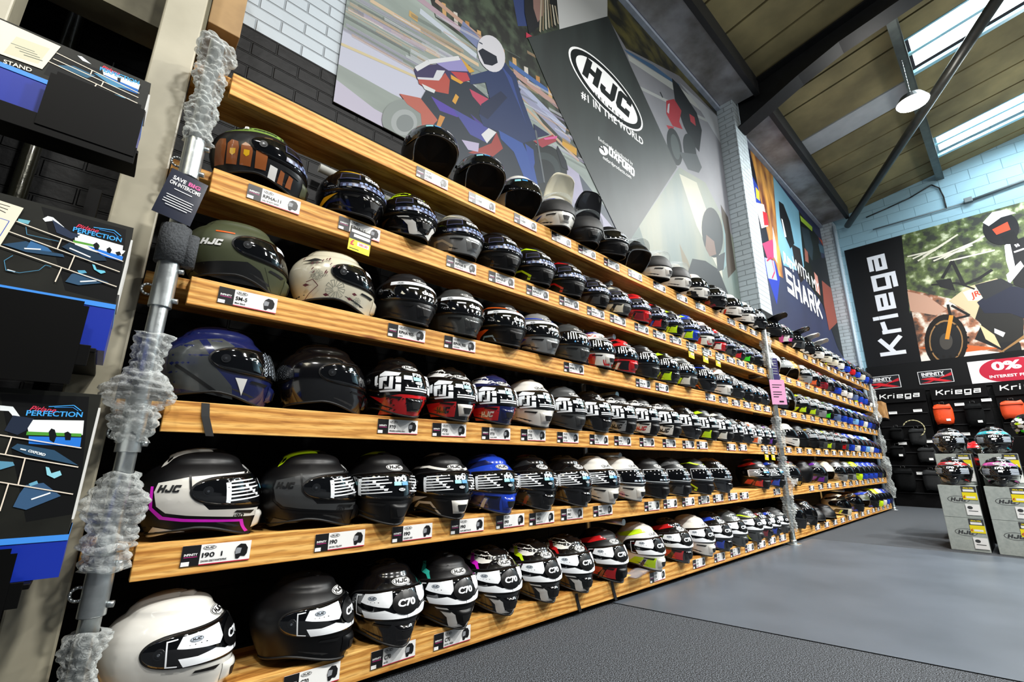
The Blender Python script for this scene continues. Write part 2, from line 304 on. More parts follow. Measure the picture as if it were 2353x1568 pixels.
# rafter (steel I beam with haunch), strut channels, diagonal brace
def ibeam(path, h, w, name, label, cat):
    bm = bmesh.new()
    for (ya, za, da), (yb, zb, db) in zip(path[:-1], path[1:]):
        for x0, x1, t0, t1 in ((6.34, 6.34 + w, 0, .025), (6.34 + w / 2 - .01, 6.34 + w / 2 + .01, .02, -1), (6.34, 6.34 + w, -2, 0)):
            if t1 == .025: A = (za, za - .025); B = (zb, zb - .025)
            elif t1 == -1: A = (za - .02, za - da + .02); B = (zb - .02, zb - db + .02)
            else: A = (za - da + .025, za - da); B = (zb - db + .025, zb - db)
            v = [bm.verts.new(c) for c in ((x0, ya, A[1]), (x1, ya, A[1]), (x1, yb, B[1]), (x0, yb, B[1]), (x0, ya, A[0]), (x1, ya, A[0]), (x1, yb, B[0]), (x0, yb, B[0]))]
            for q in ((0, 1, 2, 3), (7, 6, 5, 4), (0, 4, 5, 1), (1, 5, 6, 2), (2, 6, 7, 3), (3, 7, 4, 0)): bm.faces.new([v[i] for i in q])
    bmesh.ops.recalc_face_normals(bm, faces=bm.faces)
    return tag(obj(name, bm, DSTEEL), label, cat)
ibeam([(.24, roof_z(.2) - .04, .62), (-.6, roof_z(-.6) - .03, .42), (-1.1, roof_z(-1.1) - .03, .34), (-6, roof_z(-6) - .03, .34)], .4, .26, 'roof_rafter', 'black painted steel rafter springing from the white brick pier', 'beam')
bm = bmesh.new(); zc = roof_z(-1.62)
for xa, xb in ((6.5, XE),):
    box(bm, xa, xb, -1.68, -1.56, zc - .16, zc - .14); box(bm, xa, xb, -1.68, -1.66, zc - .16, zc - .04); box(bm, xa, xb, -1.68, -1.56, zc - .05, zc - .035)
tag(obj('roof_strut', bm, mat('grey_green_steel', '#4f5a58', .45, .2, noise=.2, nscale=8)), 'grey green steel channel running under the roof towards the end wall', 'beam')
bm = bmesh.new(); cyl(bm, (11.8, 0.0, 6.02), (4.9, -3.5, 6.035), .065, 20)
tag(obj('diagonal_brace', bm, mat('brace_steel', '#3b3c38', .35, .3, noise=.25, nscale=8)), 'round steel brace crossing diagonally below the roof boards', 'beam')
# ---------------------------------------------------------------- helmets (front = -Y, origin under the centre)
ZT = .262
ZK = np.array([-.02, 0, .03, .06, .09, .12, .15, .18, .205, .225, .243, .255, ZT])
LF = np.array([.142, .152, .166, .171, .169, .163, .154, .139, .119, .096, .066, .036, .0])
LB = np.array([.105, .112, .128, .145, .158, .166, .167, .158, .140, .114, .078, .042, .0])
WD = np.array([.080, .087, .101, .114, .125, .132, .133, .126, .109, .088, .060, .032, .0])
PE = 2.15
def _catmull(zq, T):
    z = np.clip(zq, ZK[0], ZT); i = np.clip(np.searchsorted(ZK, z, 'right') - 1, 0, len(ZK) - 2); t = (z - ZK[i]) / (ZK[i + 1] - ZK[i])
    v = T[i] + (T[i + 1] - T[i]) * t
    # round the very top like an ellipsoid cap
    zt = .225; m = z > zt
    if np.any(m):
        a = T[9] * 1.0; q = np.clip((z - zt) / (ZT - zt), 0, 1); s0 = (1 - q ** 2) ** .5
        v = np.where(m, a * s0 ** .85, v)
    return v
def prof(z): z = np.asarray(z, float); return _catmull(z, LF), _catmull(z, LB), _catmull(z, WD)
def surf(th, z, off=0.0):
    """helmet surface at azimuth th (0 = front, + = the +X side) and height z"""
    lf, lb, w = prof(z); s, c = np.sin(th), np.cos(th)
    l = np.where(c > 0, lf, lb); l = np.maximum(l, 1e-5); w = np.maximum(w, 1e-5)
    PE = np.where(c > 0, 2.15 - .5 * np.clip((.105 - z) / .07, 0, 1) * np.clip(c * 3, 0, 1), 2.15)
    r = (np.abs(s / w) ** PE + np.abs(c / l) ** PE) ** (-1 / PE)
    e = 1e-3
    lf2, lb2, w2 = prof(np.minimum(z + e, ZT - 1e-4)); l2 = np.maximum(np.where(c > 0, lf2, lb2), 1e-5); r2 = (np.abs(s / np.maximum(w2, 1e-5)) ** PE + np.abs(c / l2) ** PE) ** (-1 / PE)
    lf1, lb1, w1 = prof(np.minimum(z - e, ZT - 1e-4)); l1 = np.maximum(np.where(c > 0, lf1, lb1), 1e-5); r1 = (np.abs(s / np.maximum(w1, 1e-5)) ** PE + np.abs(c / l1) ** PE) ** (-1 / PE)
    sl = (r1 - r2) / (2 * e); nn = (1 + sl ** 2) ** .5
    rr = r + off / nn; zz = z + off * sl / nn
    return rr * s, -rr * c, zz
def S(th, z, off=0.0):
    x, y, zz = surf(np.float64(th), np.float64(z), off); return Vector((float(x), float(y), float(zz)))
def fn_cyl(u, v, off): return S(u / .150, v, off)                   # wrap round the front
def fn_side(sgn):
    def f(a, z, off):                                              # a = forward distance, z = height, on one flank
        lf, lb, w = prof(z); l = float(lf if a > 0 else lb); q = min(.999, abs(a) / max(l, 1e-4)); x = float(w) * (1 - q ** PE) ** (1 / PE)
        return S(sgn * math.atan2(x, a), z, off)
    return f
def fn_top(u, v, off):                                             # v = distance forward from crown along the centre line, u = across
    # shoot a ray straight down in (x,y)
    lo, hi = .12, ZT
    for _ in range(22):
        z = (lo + hi) / 2; lf, lb, w = prof(z); l = max(float(lf if v > 0 else lb), 1e-5)
        F = (abs(u) / max(float(w), 1e-5)) ** PE + (abs(v) / l) ** PE
        if F < 1: lo = z
        else: hi = z
    return S(math.atan2(u, v), min(lo, ZT - .0005), off)
def z0f(th):                                                        # lower edge
    a = abs(th); return .002 + .038 * math.sin(min(a, math.pi / 2)) ** 1.5 if a < math.pi / 2 else .040 - .022 * ((a - math.pi / 2) / (math.pi / 2))
def ring_mesh(bm, nt, zs, fn, mi=0, close=True):
    rows = []
    for r in zs: rows.append([bm.verts.new(fn(2 * math.pi * k / nt - math.pi, r)) for k in range(nt)])
    for a, b in zip(rows[:-1], rows[1:]):
        for k in range(nt):
            f = bm.faces.new((a[k], a[(k + 1) % nt], b[(k + 1) % nt], b[k])); f.material_index = mi; f.smooth = True
    return rows
def shell_bm(nt=56, nz=26, style='full'):
    bm = bmesh.new(); vs = [math.sin(math.pi / 2 * i / nz) ** .9 for i in range(nz)]
    def low(th):
        z = z0f(th)
        if style == 'open' and abs(th) < 1.2: z = .135 - .095 * (max(0, abs(th) - .72) / .48) ** 1.6
        if style == 'half': z = .125 if abs(th) < .9 else .10
        return z
    rows = ring_mesh(bm, nt, vs, lambda th, v: S(th, low(th) + (ZT - .0006 - low(th)) * v))
    top = bm.verts.new((0, 0, ZT)); a = rows[-1]
    for k in range(nt):
        f = bm.faces.new((a[k], a[(k + 1) % nt], top)); f.smooth = True
    return bm, low
def lining_bm(low, nt=32):
    bm = bmesh.new()
    def fn(th, v):
        z = low(th); p = S(th, z + .001); q = S(th, min(z + .05, .2)); t = v
        if v == 0: return S(th, z + .002, -.003)
        return Vector((q.x * (1 - .28 * min(v, 1)), q.y * (1 - .28 * min(v, 1)), z + .055 * v + .0))
    rows = ring_mesh(bm, nt, [0, .35, 1], fn)
    c = bm.verts.new((0, 0, rows[-1][0].co.z + .02)); a = rows[-1]
    for k in range(nt): bm.faces.new((a[k], a[(k + 1) % nt], c))
    bmesh.ops.recalc_face_normals(bm, faces=bm.faces)
    return bm
def trim_bm(low, nt=56):
    bm = bmesh.new()
    def fn(th, v):
        a = v * 2 * math.pi / 6; p = S(th, low(th), .0005); c = Vector((p.x, p.y, 0)); c.normalize()
        return p + c * (.0035 * math.cos(a)) + Vector((0, 0, .0045 * math.sin(a)))
    ring_mesh(bm, nt, [0, 1, 2, 3, 4, 5, 6], fn); return bm
TM = math.radians(98)
def visor_fn(th, t, off, grow=0):
    q = min(1, abs(th) / (TM * (1 + 6 * grow))); h = (.0485 - .0150 * q + grow) * math.sqrt(max(0, 1 - q ** 8)); zc = .1425 + .002 * q
    return S(th, zc + h * t, off)
def patch_bm(fn, n, m, th=.0):
    bm = bmesh.new(); g = [[bm.verts.new(fn(i / n * 2 - 1, j / m * 2 - 1)) for j in range(m + 1)] for i in range(n + 1)]
    for i in range(n):
        for j in range(m):
            f = bm.faces.new((g[i][j], g[i + 1][j], g[i + 1][j + 1], g[i][j + 1])); f.smooth = True
    if th:
        fs = bm.faces[:]; bmesh.ops.recalc_face_normals(bm, faces=fs); bmesh.ops.solidify(bm, geom=fs, thickness=th)
    return bm
def rotx(bm, deg, pivot): bmesh.ops.rotate(bm, verts=bm.verts[:], cent=pivot, matrix=Matrix.Rotation(math.radians(deg), 3, 'X')); return bm
# --- prints on the shell: material 0 base, 1 accent, 2 second accent, 3 black, 4 white
def both(bm, pr, cell=.014, step=.0004):
    for s in (-1, 1): lay(bm, pr, fn_side(s), cell, step)
_zz = np.linspace(.185, ZT - .0006, 80); _yy = np.array([-S(0, z).y for z in _zz]); _ss = np.concatenate([[0], np.cumsum(np.hypot(np.diff(_zz), np.diff(_yy)))])
def fn_front(u, s, off):                                           # s = distance up the forehead from the top of the visor
    z = float(np.interp(s, _ss, _zz)); y = max(float(np.interp(s, _ss, _yy)), .03); return S(math.atan2(u, y), z, off)
def logo(bm): lay(bm, Print().oval(0, .032, .082, .036, 4, 3), fn_front, .010, .00035)
def logo2(bm):
    pr = Print(); pr.oval(0, .104, .066, .034, 4, 3); lay(bm, pr, fn_top, .012, .0004)
def hjc_side(bm, mi, a=-.07, z=.15, h=.02, flip=True):
    for s in (-1, 1):
        pr = Print(); pr.text('HJC', -s * 0 + 0, 0, h, mi, bold=.07, w=h * 2.9)
        if True:
            f0 = fn_side(s)
            f = (lambda u, v, off, s=s, f0=f0: f0(a + (u if s < 0 else -u), z + v, off))
            lay(bm, pr, f, .012, .0004, base=.0016)
def P_plain(bm): pass
def P_davan(bm):
    p = Print(); p.poly([(-.106, .168), (-.03, .185), (.13, .2), (.15, .18), (.05, .165), (-.005, .158), (-.02, .15), (-.112, .14)], 1); p.poly([(-.112, .145), (-.02, .155), (-.005, .125), (.03, .09), (.165, .085), (.166, .060), (.1, .064), (-.025, .076), (-.075, .084), (-.100, .103)], 1)
    p.poly([(-.122, .158), (-.115, .158), (-.109, .1), (-.08, .075), (-.028, .067), (.132, .054), (.152, .014), (.145, .012), (.125, .047), (-.032, .059), (-.087, .067), (-.117, .096)], 2); p.poly([(-.12, .01), (-.06, .028), (-.02, .03), (-.1, .045)], 1); p.poly([(-.034, .19), (-.028, .19), (-.02, .15), (-.026, .15)], 3); both(bm, p, .012); hjc_side(bm, 3, -.075, .152, .02)
    q = Print(); q.text('i90', 0, 0, .012, 3, bold=.01, w=.03)
    for s in (-1, 1): lay(bm, q, (lambda u, v, o, f0=fn_side(s), s=s: f0(.115 + (u if s < 0 else -u), .067 + v, o)), .012, .0004, base=.0014)
def P_chin(bm):
    p = Print(); p.poly([(-.20, .022), (-.21, .078), (-.045, .086), (-.045, .02)], 1); p.poly([(.045, .02), (.045, .086), (.21, .078), (.20, .022)], 1); p.text('HJC', -.105, .05, .026, 2, bold=.07, w=.075); p.text('HJC', .105, .05, .026, 2, bold=.07, w=.075); lay(bm, p, fn_cyl, .014)
    p = Print(); p.poly([(.10, .215), (.125, .2), (.02, .21), (-.11, .205), (-.04, .236), (.05, .246)], 4); both(bm, p)
def P_redchin(bm):
    p = Print(); p.poly([(-.215, .088), (-.14, .075), (-.06, .09), (.06, .09), (.14, .075), (.215, .088), (.13, .05), (.18, .012), (.04, .012), (0, .006), (-.04, .012), (-.18, .012), (-.13, .05)], 1); lay(bm, p, fn_cyl, .014)
    p = Print()
    for i in range(14): x = random.uniform(-.12, -.03); z = random.uniform(.02, .07); p.poly([(x, z), (x + .012, z + .004), (x + .004, z + .008)], 3)
    lay(bm, p, fn_cyl, .02, base=.0008)
def P_crown(bm):
    p = Print(); p.poly([(-.10, .235), (-.03, .254), (.045, .252), (.085, .235), (.105, .215), (.06, .208), (-.02, .212), (-.09, .21)], 1); both(bm, p)
    p = Print(); p.poly([(-.052, .236), (-.02, .241), (.0, .218), (.035, .212), (.062, .187), (.05, .186), (.028, .2), (-.012, .205)], 2); p.poly([(.095, .09), (.14, .086), (.16, .06), (.158, .012), (.132, .010), (.135, .05), (.12, .07)], 4); both(bm, p, base_step()) if False else both(bm, p, .014, .0007)
def P_crown2(bm):
    P_crown(bm)
def P_jaw(bm):
    p = Print(); p.poly([(-.02, .04), (.05, .085), (.11, .082), (.06, .04)], 1); p.poly([(.09, .03), (.13, .082), (.16, .08), (.15, .02)], 1); p.poly([(.0, .225), (.06, .24), (.09, .222), (.02, .2), (-.06, .19), (-.1, .2)], 1); p.poly([(.055, .02), (.085, .03), (.115, .07), (.1, .072)], 2); both(bm, p)
def P_slash(bm):
    p = Print(); p.poly([(-.04, .028), (.0, .088), (.06, .085), (.11, .05), (.09, .022)], 1); p.poly([(-.015, .036), (.012, .077), (.055, .075), (.09, .05), (.075, .032)], 0); p.poly([(-.09, .212), (.05, .237), (.1, .22), (.095, .214), (.04, .228), (-.08, .205)], 1); both(bm, p, .014, .0006)
def P_line(bm):
    p = Print(); p.poly([(-.08, .02), (.02, .07), (.09, .07), (.125, .014), (.115, .012), (.083, .06), (.024, .06), (-.07, .014)], 1); p.poly([(.0, .088), (.08, .09), (.02, .074), (-.08, .05), (-.09, .056)], 2); p.poly([(-.12, .178), (-.05, .206), (.05, .214), (.13, .2), (.128, .193), (.05, .205), (-.05, .197), (-.12, .17)], 2); both(bm, p)
def P_multi(bm):
    p = Print(); p.poly([(-.12, .215), (.0, .248), (.09, .232), (.12, .205), (.02, .205), (-.1, .185)], 1); p.poly([(-.13, .19), (-.02, .225), (.11, .21), (.13, .196), (.0, .2), (-.12, .17)], 4); p.poly([(-.06, .25), (.05, .2545), (.09, .24), (.0, .242)], 2)
    p.poly([(-.05, .03), (-.03, .088), (.07, .088), (.055, .016)], 2); p.poly([(.058, .012), (.075, .088), (.12, .088), (.11, .012)], 1); p.poly([(.1, .02), (.13, .085), (.162, .08), (.155, .015)], 4); p.poly([(.148, .014), (.152, .05), (.17, .05), (.16, .014)], 1); both(bm, p)
def P_racing(bm):
    p = Print(); rr = random.Random(5)
    for i in range(26):
        a = rr.uniform(-.13, .13); z = rr.uniform(.02, .24); s = rr.uniform(.012, .035); t = rr.uniform(0, 6)
        if abs(z - .145) < .04 and a > 0: continue
        p.poly([(a + s * rr.uniform(.6, 1.3) * math.cos(t + k), max(.012, min(.25, z + s * .6 * math.sin(t + k)))) for k in (0, 1.3, 2.4, 3.6, 5)], rr.choice((1, 2, 4, 3)))
    both(bm, p, .02, .00015)
def P_camo(bm):
    p = Print(); p.poly([(-.12, .19), (-.10, .215), (-.02, .243), (.07, .235), (.085, .215), (-.01, .207), (-.06, .196)], 1)
    for i, a in enumerate((-.115, -.073, -.028, .02)):
        p.poly([(a - .018, .06 - i * .002), (a - .019, .13 - i * .002), (a - .008, .15 - i * .006), (a + .014, .147 - i * .01), (a + .019, .12 - i * .006), (a + .017, .055)], 2)
        if i in (1, 2): p.poly([(a - .009, .093), (a - .009, .11), (a + .009, .11), (a + .009, .093), (a, .086)], 5)
    p.poly([(.045, .035), (.05, .08), (.075, .075), (.072, .03)], 4); p.poly([(.08, .03), (.085, .075), (.1, .07), (.1, .028)], 2); p.poly([(.11, .028), (.115, .07), (.13, .065), (.13, .028)], 2)
    p.text('R', -.045, .224, .022, 4, bold=.07, w=.02); both(bm, p, .014, .0004)
def P_floral(bm):
    p = Print(); rr = random.Random(3)
    def stroke(pts, w, mi):
        for (x0, y0), (x1, y1) in zip(pts[:-1], pts[1:]):
            dx, dy = x1 - x0, y1 - y0; l = math.hypot(dx, dy) or 1; nx, ny = -dy / l * w, dx / l * w; p.poly([(x0 + nx, y0 + ny), (x1 + nx, y1 + ny), (x1 - nx, y1 - ny), (x0 - nx, y0 - ny)], mi)
    for cx, cz, R_ in ((.0, .075, .034), (-.07, .12, .02), (.09, .045, .016)):
        for k in range(9):
            t = k * 2 * math.pi / 9; stroke([(cx + R_ * .25 * math.cos(t), cz + R_ * .25 * math.sin(t)), (cx + R_ * math.cos(t - .3), cz + R_ * math.sin(t - .3)), (cx + R_ * 1.05 * math.cos(t + .1), cz + R_ * 1.05 * math.sin(t + .1)), (cx + R_ * .3 * math.cos(t + .4), cz + R_ * .3 * math.sin(t + .4))], .0006, 1)
    for k in range(16):
        a = rr.uniform(-.12, .0); z = rr.uniform(.12, .19); stroke([(a, z), (a + .006, z + .01)], .0016, 2)
    stroke([(-.1, .02), (-.085, .05), (-.06, .08), (-.08, .1), (-.1, .09)], .0012, 2)
    for a, z in ((-.04, .05), (.045, .05), (.06, .07), (-.11, .08)): p.poly([(a, z), (a + .01, z + .006), (a + .022, z), (a + .01, z - .006)], 2)
    p.poly([(-.12, .17), (-.08, .183), (-.05, .178), (-.09, .168)], 3); both(bm, p, .014, .00008)
def P_orange(bm):
    p = Print(); p.poly([(-.06, .05), (-.02, .088), (.05, .09), (.07, .086), (.0, .06), (-.05, .03)], 1); p.poly([(-.03, .012), (.025, .06), (.085, .058), (.098, .02), (.09, .02), (.078, .05), (.028, .052), (-.02, .012)], 2); p.poly([(-.12, .19), (.02, .222), (.12, .205), (.12, .2), (.02, .212), (-.12, .178)], 1); both(bm, p)
def P_stripes(bm):
    p = Print()
    for k in range(3): p.poly([(-.06 + .045 * k, .03), (-.03 + .045 * k, .075), (-.008 + .045 * k, .075), (-.038 + .045 * k, .03)], 1 if k % 2 == 0 else 2)
    p.poly([(-.12, .2), (-.02, .238), (.08, .225), (.07, .215), (-.02, .222), (-.12, .186)], 1); both(bm, p)
def P_olive(bm):
    p = Print(); p.poly([(-.14, .06), (.03, .088), (.075, .07), (.12, .02), (.0, .014), (-.1, .03)], 3); p.poly([(.085, .088), (.155, .083), (.15, .02), (.13, .018)], 1); p.text('suomy', 0, 0, 0.0001, 2) if False else None
    p.poly([(-.075, .176), (-.02, .176), (-.02, .181), (-.075, .181)], 2); both(bm, p); hjc_side(bm, 4, -.08, .135, .022)
def P_blue(bm):
    p = Print(); p.poly([(-.13, .05), (-.13, .16), (-.07, .2), (.0, .215), (.04, .19), (-.01, .16), (-.01, .12), (.05, .06), (.06, .02)], 1); p.poly([(-.06, .2), (-.04, .205), (.0, .15), (-.02, .145)], 0); p.poly([(-.11, .11), (-.105, .118), (.03, .03), (.02, .025)], 3); p.poly([(.055, .088), (.09, .088), (.085, .035)], 4); both(bm, p)
PATS = dict(plain=P_plain, davan=P_davan, chin=P_chin, redchin=P_redchin, crown=P_crown, jaw=P_jaw, slash=P_slash, line=P_line, multi=P_multi, racing=P_racing, camo=P_camo, floral=P_floral, orange=P_orange, stripes=P_stripes, olive=P_olive, blue=P_blue)
# --- stickers on the visor: 1 white, 2 grey, 3 black, 4 pale blue
def V_c70(p):
    for s in (-1, 1):
        p.poly([(s * .052, .183), (s * .16, .175), (s * .172, .15), (s * .150, .146), (s * .100, .139), (s * .062, .135), (s * .05, .15)], 1)
        p.poly([(s * .165, .125), (s * .150, .103), (0, .098), (0, .118), (s * .045, .117), (s * .075, .128), (s * .12, .122)], 1)
        p.oval(s * .125, .163, .036, .014, 2, 3)
        p.poly([(s * .172, .173), (s * .2, .17), (s * .194, .11), (s * .165, .107), (s * .165, .110), (s * .19, .113), (s * .196, .167), (s * .172, .17)], 1)
    p.poly(ellipse(.052, .036, cx=0, cy=.145), 3)
    p.text('C70', 0, .145, .020, 1, bold=.05, w=.066)
def V_i90(p):
    for s in (-1, 1):
        p.poly([(s * .165, .165), (s * .158, .11), (s * .145, .107), (s * .15, .167)], 1)
        for k in range(6):
            z = .112 + .0105 * k; e = .035 + .012 * (k % 3); p.poly([(s * .150, z), (s * .150, z + .0055), (s * e, z + .0095), (s * e, z + .007)], 1)
        for k in range(4): p.poly([(s * (.05 + .014 * k), .124 + .009 * k), (s * (.062 + .014 * k), .124 + .009 * k), (s * (.062 + .014 * k), .131 + .009 * k), (s * (.05 + .014 * k), .131 + .009 * k)], 1)
    p.text('i90', 0, .163, .017, 1, bold=.05, w=.05); p.poly([(-.028, .141), (.0, .141), (.0, .153), (-.028, .153)], 4); p.poly([(.003, .141), (.028, .141), (.028, .153), (.003, .153)], 5); p.oval(.0, .126, .026, .012, 1, 3)
def V_f70(p):
    for s in (-1, 1):
        for q in ([(.06, .178), (.13, .182), (.15, .17), (.15, .16), (.07, .165)], [(.115, .16), (.15, .155), (.145, .112), (.13, .112), (.13, .142), (.115, .142)], [(.09, .16), (.105, .16), (.105, .118), (.122, .118), (.122, .110), (.09, .11)], [(.06, .16), (.08, .16), (.08, .136), (.06, .136)], [(.06, .128), (.08, .128), (.08, .108), (.145, .104), (.14, .098), (.06, .1)], [(.158, .165), (.172, .16), (.168, .125), (.155, .125)]):
            p.poly([(s * a, b) for a, b in q], 1)
    p.text('F70', .012, .172, .015, 1, bold=.05, w=.045); p.poly([(-.01, .148), (.028, .148), (.028, .162), (-.01, .162)], 4); p.oval(.012, .138, .034, .013, 1, 3); p.poly([(-.045, .113), (.05, .113), (.05, .118), (-.045, .118)], 1); p.poly([(-.045, .103), (.045, .103), (.045, .108), (-.045, .108)], 1); p.poly([(-.05, .165), (-.015, .165), (-.015, .148), (-.05, .148)], 2)
def V_rpha(p):
    p.text('RPHA', .0, .172, .014, 1, bold=.06, w=.07); p.text('PERFORMANCE', 0, .161, .004, 1, w=.062)
    for k in range(7): p.poly(ellipse(.0075, .006, 10, -.052 + .018 * k, .134 + .002 * (k % 2)), 6)
    p.poly([(-.135, .178), (-.055, .182), (-.055, .150), (-.135, .146)], 7); p.poly([(-.13, .175), (-.06, .178), (-.06, .154), (-.13, .150)], 3); p.poly([(-.13, .128), (.08, .126), (.08, .108), (-.13, .112)], 7)
    for k in range(9): p.poly([(-.12 + .022 * k, .112), (-.108 + .022 * k, .112), (-.108 + .022 * k, .122), (-.12 + .022 * k, .122)], 6)
def V_90s(p):
    p.poly([(-.16, .182), (0, .1865), (.16, .182), (.16, .166), (0, .171), (-.16, .166)], 1); p.oval(-.11, .175, .034, .011, 1, 3); p.oval(.11, .175, .034, .011, 1, 3)
    p.text('dua', .01, .141, .022, 1, bold=.045, w=.062); p.poly([(-.075, .147), (-.035, .147), (-.035, .152), (-.075, .152)], 1)
    for k in range(4): p.poly([(-.03 + .02 * k, .12), (-.026 + .02 * k, .12), (-.028 + .02 * k, .108), (-.032 + .02 * k, .108)], 1)
def V_r70(p):
    p.text('RPHA', 0, .158, .02, 1, bold=.03, w=.075)
    for k in range(4): p.poly([(-.11 + .016 * k, .176), (-.104 + .016 * k, .176), (-.104 + .016 * k, .132), (-.11 + .016 * k, .132)], 1)
    p.poly([(-.09, .182), (.09, .182), (.09, .1785), (-.09, .1785)], 1)
    for k in range(4): p.poly(ellipse(.005, .005, 8, -.07 + .045 * k, .117), 5)
    p.poly([(.04, .142), (.1, .142), (.1, .112), (.04, .112)], 7)
def V_i70(p):
    for s in (-1, 1):
        for k in range(6):
            z = .11 + .009 * k; p.poly([(s * .14, z), (s * .14, z + .005), (s * (.06 + .01 * (k % 2)), z + .005), (s * .065, z)], 2)
    p.text('i70', 0, .166, .02, 1, bold=.06, w=.056); p.poly([(-.01, .13), (.018, .13), (.02, .148), (-.008, .148)], 1)
def V_cs(p):
    out = [(-.15, .183), (0, .188), (.15, .183), (.14, .115), (0, .105), (-.14, .115)]
    for a, b in zip(out, out[1:] + out[:1]):
        dx, dy = b[0] - a[0], b[1] - a[1]; l = math.hypot(dx, dy); nx, ny = -dy / l * .0014, dx / l * .0014; p.poly([(a[0] + nx, a[1] + ny), (b[0] + nx, b[1] + ny), (b[0] - nx, b[1] - ny), (a[0] - nx, a[1] - ny)], 1)
    p.text('CS-15', .01, .163, .013, 1, bold=.05, w=.066); p.poly([(-.03, .146), (.06, .146), (.06, .151), (-.03, .151)], 2)
    for k in range(5): p.poly([(-.05 + .025 * k, .118), (-.03 + .025 * k, .118), (-.033 + .025 * k, .126), (-.047 + .025 * k, .126)], 2)
def V_band(p):
    p.poly([(-.02, .183), (.05, .183), (.05, .168), (-.02, .168)], 1)
    for s in (-1, 1): p.poly([(s * .04, .183), (s * .1, .18), (s * .1, .163), (s * .04, .167)], 1)
def V_honey(p):
    for i in range(9):
        for j in range(6):
            c = (-.075 + .017 * i, .112 + .0125 * j + .006 * (i % 2)); e = ellipse(.0078, .0066, 6, *c); g = ellipse(.0058, .0046, 6, *c); p.poly(e, 2); p.poly(g, 3)
def V_none(p): pass
def V_i100(p):
    p.text('i100', .05, .165, .02, 1, bold=.05, w=.065); p.poly([(-.09, .172), (-.055, .174), (-.055, .158), (-.09, .156)], 4); p.poly([(-.048, .174), (-.015, .175), (-.015, .164), (-.048, .163)], 5)
    p.poly([(-.14, .189), (0, .191), (.14, .189), (.14, .1855), (0, .1875), (-.14, .1855)], 2)
def V_clear(p):
    for k in range(5): p.poly([(-.11, .125 + .008 * k), (.0, .128 + .008 * k), (.02, .131 + .008 * k), (-.1, .128 + .008 * k)], 1)
VIS = dict(i100=V_i100, c70=V_c70, i90=V_i90, f70=V_f70, rpha=V_rpha, n90=V_90s, r70=V_r70, i70=V_i70, cs=V_cs, band=V_band, honey=V_honey, none=V_none, lines=V_clear)
DARKV = mat('smoked_visor', '#07080a', .04, 0, .6, spec=.8); RUB = mat('black_rubber', '#0c0c0d', .55)
STK = [DARKV, mat('sticker_white', '#eef2f6', .35), mat('sticker_grey', '#b9c4d0', .35), mat('sticker_black', '#070708', .3), mat('sticker_aqua', '#8ed3dc', .35), mat('sticker_blue', '#3d8fc9', .35), mat('sticker_slate', '#7d8fb8', .35), mat('sticker_violet', '#3a3c58', .3)]
CLEARV = mat('clear_visor', '#dfe8ea', .03, 0, .5, alpha=.28, spec=.9)
LINM = mat('black_lining', '#0a0a0b', .95); PIV = mat('pivot_plastic', '#191b1e', .3, coat=.4); CHR = mat('bright_screw', '#c9ccd0', .2, 1)
BK = mat('gloss_black', '#060607', .12, coat=.8); MK = mat('satin_black', '#0c0d0e', .42)
def P3(bm, pts_fn): pass
MESH = {}
def cached(key, fn):
    if key not in MESH: MESH[key] = fn()
    return MESH[key]
def tomesh(bm, name, mats):
    me = bpy.data.meshes.new(name); bm.to_mesh(me); bm.free()
    for m in mats: me.materials.append(m)
    return me
def put(name, me, parent, mats=None):
    o = bpy.data.objects.new(name, me); COL.objects.link(o); o.parent = parent
    if mats:
        for i, m in enumerate(mats):
            if i < len(o.material_slots) and m: o.material_slots[i].link = 'OBJECT'; o.material_slots[i].material = m
    return o
def mesh_shell(style, pat, lg):
    def mk():
        bm, low = shell_bm(style=style)
        PATS[pat](bm)
        if style == 'full':
            for q in (-1, 1): lay(bm, Print().poly([(q * .05, .079), (q * .115, .084), (q * .12, .078), (q * .06, .070)], 3), fn_cyl, .012, base=.0022)
        if lg: logo(bm)
        return tomesh(bm, 'shell', [BK] * 6)
    return cached(('shell', style, pat, lg), mk)
def mesh_visor(st, clear=False, lift=0):
    def mk():
        bm = patch_bm(lambda a, b: visor_fn(math.sin(a * math.pi / 2) * TM * .9995, b, .0052), 48, 10, .0015)
        for f in bm.faces: f.material_index = 0
        if st != 'none':
            pr = Print(); VIS[st](pr); lay(bm, pr, fn_cyl, .012, .00018, base=.0055)
        if lift: rotx(bm, -lift, (0, 0, .14))
        return tomesh(bm, 'visor', STK)
    return cached(('visor', st, clear, lift), mk)
def mesh_simple(key, mk, mats): return cached(key, lambda: tomesh(mk(), key[0] if isinstance(key, tuple) else key, mats))
def gasket(): return patch_bm(lambda a, b: visor_fn(math.sin(a * math.pi / 2) * TM * 1.026, b, .0026, .0045), 48, 10, .002)
def pivot(s):
    bm = bmesh.new(); c = visor_fn(s * TM * .83, 0, .007); d = Vector((c.x, c.y * .25, 0)).normalized(); cyl(bm, c - d * .004, c + d * .0015, .0135, 24); cyl(bm, c + d * .001, c + d * .003, .008, 20)
    cyl(bm, c + d * .0025, c + d * .0042, .0035, 12, mi=1); return bm
def chinvent():
    def fn(a, b):
        w = .040 - .012 * (b * -.5 + .5); k = (1 - abs(a) ** 4) * (1 - abs(b) ** 4); return S(a * w / .15, .05 + .026 * b, .0015 + .009 * k)
    bm = patch_bm(fn, 10, 8); lay(bm, Print().poly([(-.02, .06), (.02, .06), (.012, .034), (-.012, .034)], 1), lambda u, v, o: S(u / .15, v, .0115), .01); return bm
def topvent():
    def fn(a, b):
        k = max(0, 1 - abs(a) ** 3) * (1 - abs(b) ** 6); v = .02 + .028 * b; q = fn_top(a * .024, v, 0); return q + Vector((0, 0, .0005 + .010 * k * (0.6 + .4 * b)))
    return patch_bm(fn, 8, 8)
